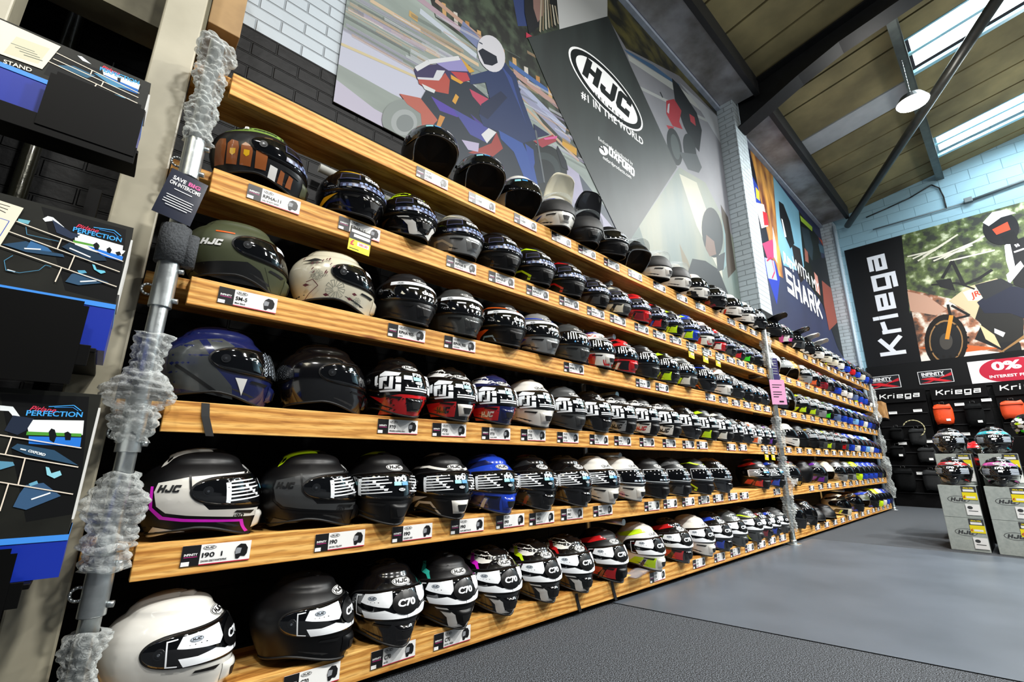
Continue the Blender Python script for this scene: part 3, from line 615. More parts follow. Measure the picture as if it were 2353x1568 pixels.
def spoiler():
    def fn(a, b):
        v = -.048 + .062 * b; w = .050 - .012 * b; k = (1 - abs(a) ** 4) * (1 - max(0, b) ** 6); q = fn_top(a * w, v, 0); return q + Vector((0, -.004 * k, .0008 + .0105 * k * (.75 + .25 * b) * (1 - .5 * max(0, -b) ** 2)))
    return patch_bm(fn, 12, 10)
def strap():
    bm = bmesh.new(); pts = [Vector((-.03, -.04, .03)), Vector((-.03, -.07, .006)), Vector((-.03, -.096, .001)), Vector((-.025, -.10, -.04)), Vector((-.005, -.104, -.10))]
    for a, b in zip(pts[:-1], pts[1:]):
        w = Vector((.011, 0, 0)); t = Vector((0, -.002, .001)); v = [bm.verts.new(q) for q in (a - w, a + w, b + w, b - w, a - w + t, a + w + t, b + w + t, b - w + t)]
        for q in ((0, 1, 2, 3), (7, 6, 5, 4), (0, 4, 5, 1), (1, 5, 6, 2), (2, 6, 7, 3), (3, 7, 4, 0)): bm.faces.new([v[i] for i in q])
    return bm
def peak():
    def fn(a, b):
        t = (b + 1) / 2; w = .105 - .012 * t; x = a * w * (1 - .12 * t ** 4); y = -(.06 + .18 * t - .03 * a ** 4 * t); z = .236 + .045 * math.sin(t * 1.7) - .035 * a * a - .01 * t; return Vector((x, y, z))
    return patch_bm(fn, 14, 12, .004)
LOWF = {s: shell_bm(4, 2, s)[1] for s in ('full', 'open', 'half')}
def chinbar_up():
    """flip-up chin bar raised over the forehead"""
    def fn(a, b): th = a * 1.5; return S(th, .055 + .034 * b, .001 + .006 * (1 - b * b))
    bm = patch_bm(fn, 30, 6, .006); rotx(bm, -78, (0, .0, .145)); return bm
def helmet(loc, yaw, base, a=None, b=None, pat='plain', st='none', kind='full', lg=True, label='', group=None, visor=None, detail=2, scale=1.0, dz=0, roll=0, strap_on=False, vm=None, c5=None, spoil=None, ventm=None):
    r = empty('motorcycle_helmet', loc, 0); r.rotation_euler = (0, roll, yaw); r.scale = (scale,) * 3
    tag(r, label, 'helmet', group)
    shs = 'full' if kind in ('full',) else ('half' if kind == 'half' else 'open')
    ms = [base, a or base, b or base, MK, WHITE, c5 or base]
    put('shell', mesh_shell(shs, pat if shs == 'full' else 'plain', lg), r, ms)
    put('lining', mesh_simple(('lining', shs), lambda: lining_bm(LOWF[shs]), [LINM]), r)
    if shs == 'full':
        if visor in ('raised', 'pkup'):
            put('visor', mesh_visor('none', True, 44), r, [CLEARV])
            if visor == 'pkup': put('peak', mesh_simple('peak_up', lambda: rotx(peak(), -42, (0, -.06, .20)), [BK]), r, [a or base])
        else: put('visor', mesh_visor(st), r, [vm or DARKV])
        if detail >= 1 or visor in ('raised', 'pkup'): put('visor_gasket', mesh_simple('visor_gasket', gasket, [RUB]), r)
        if detail >= 2:
            put('edge_trim', mesh_simple(('edge_trim', shs), lambda: trim_bm(LOWF[shs]), [RUB]), r)
            for s in (-1, 1): put('visor_pivot', mesh_simple('visor_pivot_%d' % s, lambda: pivot(s), [PIV, CHR]), r)
            put('chin_vent', mesh_simple('chin_vent', chinvent, [BK, RUB]), r, [ventm or base, RUB])
            put('top_vent', mesh_simple('top_vent', topvent, [BK]), r, [base])
            put('rear_spoiler', mesh_simple('rear_spoiler', spoiler, [BK]), r, [spoil or base])
    elif shs == 'open':
        if visor in ('down', 'up', 'clear', 'raised'):
            cl = visor in ('clear', 'raised'); put('visor', mesh_visor('lines' if visor == 'clear' else ('i100' if not cl else 'none'), cl, {'down': 0, 'up': 9, 'clear': 0, 'raised': 48}[visor]), r, [CLEARV if cl else DARKV])
        if kind == 'flip': put('chin_bar', mesh_simple('chin_bar', chinbar_up, [BK]), r, [a or base])
        put('edge_trim', mesh_simple(('edge_trim', shs), lambda: trim_bm(LOWF[shs]), [mat('rim_bead', '#8e9498', .2, .6)]), r)
        for s in (-1, 1): put('visor_pivot', mesh_simple('visor_pivot_%d' % s, lambda: pivot(s), [PIV, CHR]), r)
    elif shs == 'half': put('edge_trim', mesh_simple(('edge_trim', shs), lambda: trim_bm(LOWF[shs]), [RUB]), r)
    if visor == 'peak': put('peak', mesh_simple('peak_up', lambda: rotx(peak(), -48, (0, -.05, .20)), [BK]), r, [a or base])
    if kind == 'full' and visor == 'pk': put('peak', mesh_simple('peak', peak, [BK]), r, [a or base])
    if strap_on: o = put('chin_strap', mesh_simple('chin_strap', strap, [RUB]), r); o.rotation_euler = (0, 0, -yaw)
    if kind == 'half': r.location.z -= .098
    return r
# ---------------------------------------------------------------- shelving
FB = [2.122, 1.706, 1.290, .878, .461, .031]; FH = .0965; TOP = [z + FH - .004 for z in FB]
BAYS = [(.136, 5.35, .02, 5.44), (5.45, 10.62, 5.45, 10.72)]
ROWN = ['top', 'second', 'third', 'fourth', 'fifth', 'bottom']
for r in range(6):
    for b, (fx0, fx1, px0, px1) in enumerate(BAYS):
        e = empty('timber_shelf', ((px0 + px1) / 2, .12, FB[r]))
        tag(e, '%s timber shelf of the %s rack bay, pine plank with front board' % (['topmost', 'second highest', 'third highest', 'third lowest', 'second lowest', 'lowest'][r], ['near', 'far'][b]), 'shelf', 'timber helmet shelves')
        z0 = FH - .042
        if r == 0: pl = BX(px0 - (px0 + px1) / 2, px1 - (px0 + px1) / 2, -.09, .14, z0 - .0, FH - .004, bev=.002)
        else: pl = BX(px0 - (px0 + px1) / 2, px1 - (px0 + px1) / 2, -.09, .20, z0, FH - .004, bev=.002)
        obj('plank', pl, WOOD, e)
        obj('front_board', BX(fx0 - (px0 + px1) / 2, fx1 - (px0 + px1) / 2, -.12, -.092, 0, FH, bev=.002), WOOD, e)
def bubble_bm(z0, z1, lumps, seed):
    """bubble wrap wound round a pipe: staggered rows of domes over a lumpy wrap"""
    rr = random.Random(seed); bm = bmesh.new(); R0 = .034
    ph = [rr.uniform(0, 6) for _ in range(8)]
    def rad(z, a):
        e = 0
        for c, w, h in lumps: e += h * math.exp(-((z - c) / w) ** 2)
        return R0 + e * (1 + .35 * math.sin(a * 2 + ph[0] + z * 9)) + .006 * math.sin(z * 46 + ph[1]) + .005 * math.sin(a * 3 + z * 30 + ph[2]) + .003 * math.sin(5 * a - z * 70 + ph[3])
    nz = int((z1 - z0) / .006); na = 54; rows = []
    for i in range(nz + 1):
        z = z0 + (z1 - z0) * i / nz; row = []
        for k in range(na):
            a = 2 * math.pi * k / na; zz = z - z0 + .03 * a / 6.28; r_ = rad(z, a); n = round(2 * math.pi * r_ / .03); n = 8 + (n % 2) * 0
            q = int(math.floor(zz / .024)); u = (a / (2 * math.pi) * n + .5 * (q % 2)) % 1 - .5; v = zz / .024 % 1 - .5; d = u * u + v * v * 1.0
            r_ += .0125 * max(0, 1 - d * 4.4) ** .5 + rr.uniform(-.0008, .0008)
            if i in (0, nz): r_ = R0 * .8
            row.append(bm.verts.new((r_ * math.cos(a), r_ * math.sin(a), z + .004 * math.sin(a * 2 + z * 50))))
        rows.append(row)
    for A, B in zip(rows[:-1], rows[1:]):
        for k in range(na): f = bm.faces.new((A[k], A[(k + 1) % na], B[(k + 1) % na], B[k])); f.smooth = True
    return bm
def bubble_mat():
    m, nt, b = newmat('bubble_wrap_film'); L = nt.links.new
    b.inputs['Base Color'].default_value = (.86, .9, .88, 1); b.inputs['Roughness'].default_value = .06; b.inputs['Coat Weight'].default_value = .6; b.inputs['Specular IOR Level'].default_value = .8
    lw = N(nt, 'ShaderNodeLayerWeight'); lw.inputs[0].default_value = .35; r = N(nt, 'ShaderNodeMapRange'); r.inputs[3].default_value = .16; r.inputs[4].default_value = .85; L(lw.outputs['Facing'], r.inputs[0]); L(r.outputs[0], b.inputs['Alpha'])
    g = N(nt, 'ShaderNodeNewGeometry'); n = N(nt, 'ShaderNodeTexNoise'); n.inputs['Scale'].default_value = 55; n.inputs['Detail'].default_value = 3; n.inputs['Distortion'].default_value = 1.5; L(g.outputs['Position'], n.inputs[0]); bp = N(nt, 'ShaderNodeBump'); bp.inputs['Strength'].default_value = .9; bp.inputs['Distance'].default_value = .012; L(n.outputs[0], bp.inputs['Height']); L(bp.outputs[0], b.inputs['Normal'])
    return m
BUB = bubble_mat()
def post(x, label, wraps, clamps, ztop=2.29, flange=True):
    e = empty('scaffold_post', (x, -.02, 0)); tag(e, label, 'post', 'galvanised scaffold posts of the helmet rack')
    bm = bmesh.new(); cyl(bm, (0, 0, 0.01), (0, 0, ztop), .0235, 28); obj('pole', bm, STEEL, e)
    for i, (z0, z1, lumps) in enumerate(wraps): obj('bubble_wrap', bubble_bm(z0, z1, lumps, int(x * 10) + i), BUB, e)
    for z in clamps:
        bm = bmesh.new(); cyl(bm, (0, 0, z - .075), (0, 0, z + .075), .0305, 28, caps=False); cyl(bm, (0, 0, z + .075), (0, 0, z + .073), .0305, 28); cyl(bm, (0, 0, z - .075), (0, 0, z - .073), .0305, 28)
        cyl(bm, (0, .02, z - .0), (0, .22, z), .0225, 20)
        for q in (-.05, .05): cyl(bm, (.028, -.01, z + q), (.041, -.014, z + q), .0085, 10)
        c = obj('pipe_clamp', bm, STEEL, e)
        bm = bmesh.new(); 
        for k in range(12): a0 = k * math.pi / 6; a1 = a0 + math.pi / 6; cyl(bm, (-.036 + .017 * math.cos(a0), .012, z - .02 + .017 * math.sin(a0)), (-.036 + .017 * math.cos(a1), .012, z - .02 + .017 * math.sin(a1)), .004, 6)
        obj('eye_ring', bm, STEEL, c)
    if flange:
        bm = bmesh.new(); cyl(bm, (0, 0, 0), (0, 0, .012), .07, 28); cyl(bm, (0, 0, .01), (0, 0, .05), .031, 24); obj('floor_flange', bm, STEEL, e)
    return e
CL = [z + .028 for z in FB]
pL = post(.07, 'nearest galvanised scaffold post with bubble wrap, beside the cream column', [(1.86, 2.29, [(2.24, .05, .016)]), (1.03, 1.17, []), (.93, 1.05, [(.98, .05, .034)]), (.84, .95, [(.9, .04, .012)]) , (.55, .76, [(.66, .05, .028), (.57, .03, .012)]), (.76, .86, [(.82, .03, .006)]) if False else (.50, .57, [(.53, .03, .012)]), (.06, .36, [(.12, .08, .012)])], [1.79, 1.33, .86 + .03, .47, ], flange=True)
pM = post(5.395, 'middle scaffold post in bubble wrap between the two rack bays', [(1.83, 2.22, [(2.1, .12, .01)]), (.95, 1.28, [(1.05, .12, .018)]), (.12, .86, [(.62, .1, .03), (.35, .2, .01)])], [1.735, 1.33, .9])
pR = post(10.68, 'farthest scaffold post in bubble wrap at the end wall racks', [(1.5, 2.2, [(1.62, .06, .05), (1.95, .15, .02)]), (.98, 1.3, [(1.15, .1, .02)]), (.2, .92, [(.75, .12, .05), (.35, .1, .03)])], [1.735, 1.33, .9])
for x, lb in ((2.62, 'thin rear scaffold upright behind the helmets in the near bay'), (8.0, 'thin rear scaffold upright behind the helmets in the far bay')):
    e = empty('scaffold_upright', (x, .37, 0)); tag(e, lb, 'post'); bm = bmesh.new(); cyl(bm, (0, 0, 0), (0, 0, 2.15), .022, 16); obj('pole', bm, STEEL, e)
    for z in CL: bm = cyl(bmesh.new(), (0, -.30, z - .03 - .04), (0, .02, z - .03 - .04), .02, 12); obj('cross_pipe', bm, STEEL, e)
bm = bmesh.new(); cyl(bm, (.6, .42, 2.255), (4.9, .42, 1.985), .022, 16)
for x in (1.4, 2.7, 4.0): cyl(bm, (x, .42, 2.255 - (x - .6) * .0628), (x + .08, .42, 2.25 - (x - .6) * .0628), .027, 14)
tag(obj('waste_pipe', bm, mat('white_plastic_pipe', '#d9dedd', .3)), 'pale sloping pipe fixed to the black wall under the top shelf', 'pipe')
# foam collar on the near post, notices
bm = bmesh.new(); cyl(bm, (.07, -.02, 1.405), (.07, -.02, 1.53), .042, 24); cyl(bm, (.118, -.03, 1.40), (.118, -.03, 1.51), .018, 14)
tag(obj('foam_sleeve', bm, mat('grey_foam', '#45484b', .95, noise=.35, nscale=160, bump=.6)), 'dark grey foam sleeve wrapped round the nearest scaffold post', 'foam sleeve')
def sheet(name, o, ex, ey, pr, mats, label=None, cat=None, group=None, thick=.002, step=.0004, size=None, parent=None):
    """a printed sheet: o origin (centre), ex/ey unit axes; size (w,h)"""
    ex = Vector(ex); ey = Vector(ey); n = ex.cross(ey); o = Vector(o); w, h = size; bm = bmesh.new()
    c = [o + ex * (sx * w / 2) + ey * (sy * h / 2) for sx, sy in ((-1, -1), (1, -1), (1, 1), (-1, 1))]
    f = [bm.verts.new(p) for p in c]; g = [bm.verts.new(p - n * thick) for p in c]
    bm.faces.new(f); bm.faces.new(g[::-1])
    for i in range(4): bm.faces.new((f[i], g[i], g[(i + 1) % 4], f[(i + 1) % 4]))
    if pr: lay(bm, pr, lambda u, v, off: o + ex * u + ey * v + n * off, None, step)
    ob = obj(name, bm, mats, parent)
    if label: tag(ob, label, cat, group)
    return ob
PW = mat('print_white', '#f2f2f0', .35); PBk = mat('print_black', '#141416', .35); PRd = mat('print_red', '#c4203f', .4); PPk = mat('print_magenta', '#d2338c', .4); PGy = mat('print_grey', '#8e9196', .4); PNv = mat('print_navy', '#1d2233', .15, coat=.6); PYl = mat('print_yellow', '#f2df1c', .4); PCr = mat('print_cream', '#ece7d6', .4)
pr = Print(); pr.text('SAVE', -.022, .057, .014, 1, bold=.02, w=.036); pr.text('BIG', .02, .057, .014, 2, bold=.04, w=.034); pr.text('ON INTERCOMS', 0, .037, .014, 1, bold=.02, w=.086)
for k, w in enumerate((.05, 0, 0, .075, .07, .08, .08, .06)): 
    if w: pr.poly([(-w / 2, .016 - .009 * k), (w / 2, .016 - .009 * k), (w / 2, .0185 - .009 * k), (-w / 2, .0185 - .009 * k)], 1)
sheet('notice_sign', (.062, -.055, 1.625), (.985, .06, -.16), (.1571, .04, .9868), pr, [PNv, PW, PPk], 'small navy notice saying save on intercoms, on the nearest scaffold post', 'sign', size=(.105, .17))
pr = Print()
for k, w in enumerate((.0, .11, .08, 0, .1, .1, .06)): 
    if w: pr.poly([(-.06, .1 - .026 * k), (-.06 + w, .1 - .026 * k), (-.06 + w, .108 - .026 * k), (-.06, .108 - .026 * k)], 1)
pr.poly([(.0, -.11), (.05, -.11), (.05, -.095), (0, -.095)], 1)
sheet('notice_sign', (5.40, -.075, 1.54), (.8, -.6, 0), (0, 0, 1), pr, [mat('pink_card', '#d99bc0', .4), PBk], 'pink printed card hanging on the middle scaffold post', 'sign', size=(.17, .27))
pr = Print()
for k in range(6): pr.poly([(-.03, .1 - .03 * k), (.035, .1 - .03 * k), (.035, .108 - .03 * k), (-.03, .108 - .03 * k)], 1)
sheet('notice_sign', (5.47, -.05, 1.80), (.9, -.43, 0), (0, 0, 1), pr, [mat('violet_card', '#3a3560', .3), PGy], 'dark violet card on the middle scaffold post above the pink card', 'sign', size=(.11, .27))
# ---------------------------------------------------------------- helmets on the shelves
def gl(n, c, r=.16, coat=.8, metal=0): return mat(n, c, r, metal, coat)
C = dict(E=gl('leaf_green_shell', '#7d9c4a', .3, .4), K=gl('gloss_black_shell', '#08080a'), k=mat('matt_black_shell', '#08080a', .4, spec=.35), G=gl('gunmetal_shell', '#484b4b', .3, .5, .3), g=mat('matt_grey_shell', '#3b3d3e', .45), S=gl('silver_shell', '#9a9d9e', .28, .6, .4), W=gl('pearl_white_shell', '#e6e4dc', .14), w=mat('matt_white_shell', '#dedbd2', .4), C=gl('cream_shell', '#d5cfb9', .2), R=gl('red_shell', '#c21a1f', .2), B=gl('blue_shell', '#1c3fb4', .2), N=gl('navy_shell', '#141c4a', .2), Y=mat('neon_yellow_shell', '#c9f016', .4), L=mat('neon_green_shell', '#3fdc2a', .4), O=gl('orange_shell', '#e8621b', .25), M=mat('magenta_shell', '#e41fd4', .4), T=mat('teal_shell', '#2fae9d', .4), P=gl('purple_shell', '#6a249c', .25), A=gl('amber_yellow_shell', '#e2b021', .25), D=gl('gold_shell', '#b98a25', .3, .5, .4), V=mat('olive_shell', '#454a34', .4), F=gl('maroon_shell', '#7d1420', .2), I=gl('ice_blue_shell', '#7fb4e6', .2), J=gl('brown_pouch_shell', '#93501f', .4), c=mat('carbon_shell', '#1b1c1e', .3), Z=mat('stone_line', '#55605c', .4), p=mat('plum_leaf', '#5c2630', .4), Q=gl('blue_grey_shell', '#5b6e95', .2), U=gl('cyan_shell', '#2fc3d6', .2), H=gl('pink_shell', '#cf4fa0', .25))
def c_(k): return C[k] if k else None
ORD = ['first', 'second', 'third', 'fourth', 'fifth', 'sixth', 'seventh', 'eighth', 'ninth', 'tenth', 'eleventh', 'twelfth', 'thirteenth', 'fourteenth', 'fifteenth', 'sixteenth', 'seventeenth', 'eighteenth', 'nineteenth', 'twentieth', 'twenty-first']
def yaw_for(x): return 3 - min(13, x * 2.6)
def half(yaw):                                                     # half width along the shelf of a helmet turned by yaw
    t = math.radians(yaw); return math.hypot(.134 * math.cos(t), .166 * math.sin(t))
# row: (x, base, a, b, pattern, sticker, description, extra)
ROWS = {
 1: [(1.03, 'c', 'k', 'k', 'plain', 'none', 'black flip-front helmet with its face open', dict(kind='open', visor='up', yaw=-4, lg=False)), (1.36, 'k', 'k', 'k', 'plain', 'none', 'black open helmet with the dark mouth showing', dict(kind='open', visor='up', yaw=-8, lg=False)),
     (1.66, 'W', 'W', 'W', 'plain', 'none', 'white open helmet with a smoked half visor', dict(kind='open', visor='down', yaw=-14, lg=False)), (1.98, 'W', 'C', 'B', 'line', 'none', 'white and blue adventure helmet with chin bar and grey peak raised', dict(visor='pkup', yaw=-20, lg=False)),
     (2.28, 'k', 'K', 'K', 'plain', 'none', 'black adventure helmet with a gloss peak standing up', dict(visor='pkup', yaw=-24, lg=False)), (2.56, 'k', 'k', 'k', 'plain', 'cs', 'satin black full-face helmet with slotted visor sticker', {}),
     (2.88, 'K', 'K', 'K', 'plain', 'none', 'black jet helmet with clear visor raised', dict(kind='open', visor='raised')), (3.18, 'W', 'W', 'W', 'plain', 'none', 'white full helmet with clear visor raised', dict(visor='raised', lg=False)),
     (3.5, 'W', 'W', 'H', 'plain', 'none', 'white helmet with pink trim and tinted visor raised', dict(visor='raised', lg=False)), (3.84, 'W', 'K', 'O', 'racing', 'none', 'white helmet splashed black with an orange jaw flash', {}), (4.22, 'K', 'F', 'K', 'racing', 'cs', 'black helmet with dark red splashes and white visor print', {}),
     (4.6, 'W', 'R', 'N', 'stripes', 'none', 'white helmet with red and navy stripes', {}), (4.93, 'W', 'W', 'K', 'plain', 'lines', 'plain pearl white helmet with clear visor print', {}), (5.24, 'K', 'W', 'K', 'racing', 'lines', 'black helmet with white flecks beside the brick pier', {}),
     (5.72, 'k', 'k', 'k', 'plain', 'none', 'black motocross helmet with a broad peak', dict(visor='pk')), (6.12, 'c', 'H', 'K', 'multi', 'none', 'carbon grey helmet with pink crown stripe', {}), (6.55, 'g', 'K', 'W', 'jaw', 'none', 'grey and black off-road helmet with peak', dict(visor='pk')), (6.98, 'k', 'W', 'O', 'racing', 'none', 'black and white off-road helmet with white peak', dict(visor='pk')),
     (7.4, 'W', 'W', 'K', 'racing', 'none', 'white off-road helmet with tall white peak', dict(visor='pk')), (7.8, 'C', 'K', 'G', 'stripes', 'lines', 'cream helmet with black stripes', {}), (8.15, 'C', 'Y', 'K', 'stripes', 'lines', 'cream helmet with neon green and black stripes', {}), (8.5, 'W', 'B', 'R', 'racing', 'lines', 'white, blue and red race replica helmet', {}),
     (8.85, 'B', 'I', 'R', 'racing', 'none', 'blue race replica with red spots', {}), (9.2, 'R', 'W', 'N', 'racing', 'none', 'red race replica with white shapes', {}), (9.55, 'B', 'Q', 'H', 'racing', 'none', 'blue helmet with pink splashes', {}), (9.9, 'C', 'Y', 'B', 'stripes', 'none', 'pale helmet with yellow and blue stripes', {}), (10.2, 'B', 'I', 'W', 'racing', 'none', 'royal blue helmet with pale blue splashes', {}), (10.48, 'N', 'B', 'W', 'racing', 'none', 'navy helmet with bright blue splashes', {})],
 2: [(.29, 'c', 'E', 'J', 'camo', 'rpha', 'black helmet painted with brown pouches and a green brow', dict(yaw=72, c5='A', lg=False, v='V2')), (.665, 'K', 'N', 'A', 'line', 'rpha', 'black helmet with amber jaw line and navy edge', dict(yaw=12)), (.945, 'K', 'Y', 'Y', 'crown', 'rpha', 'black helmet with a neon yellow crown, second shelf', dict(yaw=4, spoil='Y')), (1.24, 'S', 'C', 'G', 'slash', 'rpha', 'silver grey helmet with pale angular jaw outline', {}),
     (1.52, 'k', 'K', 'g', 'slash', 'rpha', 'satin black helmet with faint grey jaw panel', {}), (1.8, 'k', 'Y', 'k', 'slash', 'rpha', 'black helmet with neon yellow angular jaw outline', {}), (2.09, 'k', 'R', 'k', 'slash', 'rpha', 'black helmet with red angular jaw outline', {}), (2.38, 'k', 'g', 'k', 'jaw', 'rpha', 'black helmet with dark grey jaw slashes', {}), (2.63, 'g', 'C', 'K', 'jaw', 'rpha', 'dark grey helmet with cream jaw slashes', {}), (2.89, 'R', 'F', 'K', 'jaw', 'rpha', 'red helmet with maroon jaw slashes', {}),
     (3.15, 'K', 'R', 'B', 'jaw', 'rpha', 'black helmet with blue and red jaw flashes', {}), (3.4, 'k', 'Y', 'Y', 'jaw', 'rpha', 'black helmet with neon crown and jaw flash', {}), (3.67, 'B', 'Y', 'W', 'jaw', 'rpha', 'blue helmet with yellow and white jaw', {}), (3.95, 'W', 'R', 'N', 'multi', 'rpha', 'white helmet with red and navy blocks', {}), (4.22, 'R', 'W', 'K', 'jaw', 'rpha', 'red helmet with silver white chin panel', {}), (4.47, 'K', 'G', 'K', 'jaw', 'rpha', 'gloss black helmet with grey jaw', {}),
     (4.7, 'K', 'R', 'L', 'jaw', 'rpha', 'black helmet with small red and green jaw flashes', {}), (4.92, 'k', 'L', 'L', 'jaw', 'rpha', 'black helmet with green crown and jaw triangle', {}), (5.15, 'k', 'L', 'k', 'plain', 'rpha', 'plain satin black helmet by the middle post', {}),
     (5.75, 'W', 'W', 'W', 'plain', 'none', 'white jet helmet just right of the middle post', dict(kind='open', yaw=-70, lg=False)), (6.08, 'K', 'W', 'K', 'stripes', 'none', 'black jet helmet with white bars', dict(kind='open', visor='clear')), (6.42, 'D', 'D', 'K', 'plain', 'none', 'gold metal-flake open helmet', dict(kind='open', yaw=-72, lg=False)), (6.8, 'S', 'R', 'G', 'stripes', 'lines', 'silver helmet with red flashes', {}), (7.15, 'K', 'O', 'W', 'jaw', 'lines', 'black helmet with orange and white chin', {}),
     (7.5, 'F', 'R', 'W', 'racing', 'none', 'maroon race replica helmet with red and white', {}), (7.85, 'K', 'G', 'C', 'jaw', 'lines', 'black helmet with grey and cream jaw', {}), (8.2, 'B', 'W', 'K', 'stripes', 'none', 'blue helmet with white stripes', {}), (8.55, 'W', 'G', 'K', 'racing', 'none', 'white helmet with grey and black shards', {}), (8.9, 'W', 'K', 'S', 'racing', 'none', 'white helmet with black shards, second shelf far bay', {}), (9.25, 'Q', 'B', 'W', 'racing', 'none', 'slate blue helmet with blue and white', {}), (9.6, 'B', 'Y', 'N', 'racing', 'none', 'blue helmet with yellow specks', {}), (9.95, 'B', 'H', 'W', 'racing', 'none', 'blue helmet with pink spots', {}), (10.25, 'N', 'B', 'R', 'racing', 'none', 'navy helmet with blue and red spots', {}), (10.46, 'W', 'W', 'R', 'racing', 'none', 'white helmet with red specks at the far end', {})],
 3: [(.27, 'V', 'V', 'O', 'olive', 'band', 'matt olive green helmet with white lettering on its side', dict(yaw=82, lg=False)), (.63, 'C', 'Z', 'p', 'floral', 'band', 'cream helmet drawn with flowers and vines', dict(yaw=76, lg=False)), (.97, 'c', 'G', 'K', 'plain', 'n90', 'dark carbon helmet with white visor band', dict(yaw=6)), (1.26, 'G', 'G', 'S', 'plain', 'n90', 'metallic grey helmet with white visor band', {}),
     (1.56, 'k', 'O', 'I', 'orange', 'n90', 'black helmet with orange brow and blue chin line', {}), (1.84, 'S', 'B', 'N', 'orange', 'n90', 'silver grey helmet with blue brow and navy line', {}), (2.12, 'G', 'G', 'K', 'plain', 'r70', 'dark grey helmet with clear print visor', {}), (2.39, 'W', 'R', 'B', 'multi', 'r70', 'white, red and blue helmet with blue chin panel', {}), (2.66, 'R', 'K', 'W', 'jaw', 'r70', 'red helmet with black jaw shapes', {}), (2.94, 'c', 'N', 'R', 'plain', 'r70', 'dark blue grey helmet, third shelf', {}),
     (3.24, 'K', 'Y', 'K', 'jaw', 'r70', 'black helmet with a neon jaw tip', {}), (3.52, 'g', 'W', 'Y', 'jaw', 'r70', 'grey helmet with white chin panel and neon brow', {}), (3.88, 'K', 'B', 'O', 'orange', 'r70', 'navy and black helmet with orange jaw bars', {}), (4.2, 'W', 'O', 'W', 'stripes', 'r70', 'white helmet with white and orange jaw bars', {}), (4.5, 'c', 'K', 'K', 'plain', 'r70', 'dark carbon helmet before the neon striped one', {}), (4.75, 'k', 'Y', 'k', 'line', 'r70', 'black helmet with a thin neon chin line', {}), (4.98, 'k', 'G', 'k', 'plain', 'r70', 'satin black helmet with grey brow', {}), (5.2, 'K', 'K', 'K', 'plain', 'r70', 'gloss black helmet left of the pink card', {}),
     (5.72, 'K', 'K', 'K', 'plain', 'lines', 'gloss black helmet behind the pink card', {}), (6.1, 'S', 'K', 'K', 'plain', 'none', 'silver and black flip-front helmet', dict(kind='flip', yaw=-75, lg=False)), (6.5, 'k', 'Y', 'k', 'jaw', 'lines', 'black helmet with long neon jaw flash', {}), (6.85, 'G', 'Y', 'k', 'jaw', 'lines', 'grey helmet with neon chin tip', {}), (7.2, 'S', 'W', 'k', 'plain', 'lines', 'silver helmet with paper tag on its visor', {}), (7.55, 'k', 'L', 'k', 'jaw', 'lines', 'black helmet with green jaw triangle', {}),
     (7.9, 'Q', 'B', 'W', 'racing', 'none', 'slate helmet with blue and white shards', {}), (8.25, 'B', 'I', 'H', 'racing', 'none', 'blue helmet with pale blue and pink', {}), (8.6, 'B', 'W', 'N', 'racing', 'none', 'blue helmet with white and navy patches', {}), (8.95, 'I', 'B', 'Y', 'racing', 'none', 'pale blue helmet with yellow patches', {}), (9.3, 'B', 'R', 'W', 'racing', 'none', 'blue helmet with red circles', {}), (9.6, 'W', 'R', 'B', 'racing', 'none', 'white helmet with red and blue circles', {}), (9.9, 'B', 'Y', 'R', 'racing', 'none', 'blue helmet with neon chin and red', {}), (10.2, 'N', 'I', 'W', 'racing', 'none', 'navy helmet with pale blue shapes', {}), (10.48, 'K', 'B', 'N', 'racing', 'none', 'black helmet with blue shapes at the far end', {})],
 4: [(.27, 'N', 'G', 'N', 'blue', 'honey', 'navy and gunmetal helmet with honeycomb visor print', dict(yaw=80, lg=False, strap=True, base2='N')), (.63, 'K', 'K', 'K', 'plain', 'none', 'gloss black helmet with bare dark visor, fourth shelf', dict(yaw=76, lg=False)), (.95, 'K', 'R', 'K', 'redchin', 'f70', 'black helmet with bright red splintered chin', dict(yaw=5)), (1.23, 'K', 'R', 'K', 'chin', 'f70', 'black helmet with red chin band and white chin vent', dict(v='W')), (1.5, 'N', 'R', 'W', 'chin', 'f70', 'navy helmet with red chin band lettered in white', {}), (1.78, 'W', 'W', 'W', 'plain', 'f70', 'white helmet with black glyph visor sticker', dict(v='W')),
     (2.06, 'g', 'k', 'k', 'plain', 'f70', 'matt grey helmet with glyph visor sticker', {}), (2.33, 'K', 'K', 'K', 'plain', 'f70', 'gloss black helmet with glyph visor sticker', {}), (2.6, 'k', 'S', 'k', 'chin', 'f70', 'black helmet with silver chin band', {}), (2.88, 'k', 'W', 'R', 'chin', 'f70', 'black helmet with white chin band lettered in red', {}), (3.18, 'k', 'W', 'k', 'chin', 'f70', 'black helmet with white chin band lettered in black', {}), (3.5, 'K', 'K', 'K', 'plain', 'f70', 'black helmet between white banded and neon ones', {}), (3.82, 'k', 'Y', 'k', 'jaw', 'f70', 'black helmet with large neon yellow jaw panel', {}), (4.1, 'k', 'W', 'k', 'jaw', 'f70', 'black helmet with white jaw panel', {}), (4.38, 'k', 'k', 'k', 'plain', 'f70', 'matt black helmet after the white jawed one', {}), (4.62, 'K', 'K', 'K', 'plain', 'f70', 'gloss black helmet before the orange and blue one', {}), (4.85, 'W', 'O', 'B', 'jaw', 'f70', 'white helmet with orange and blue jaw shapes', {}), (5.05, 'k', 'W', 'k', 'line', 'f70', 'black helmet with a white chin line', {}), (5.24, 'k', 'P', 'k', 'jaw', 'f70', 'black helmet with purple jaw panel', {}),
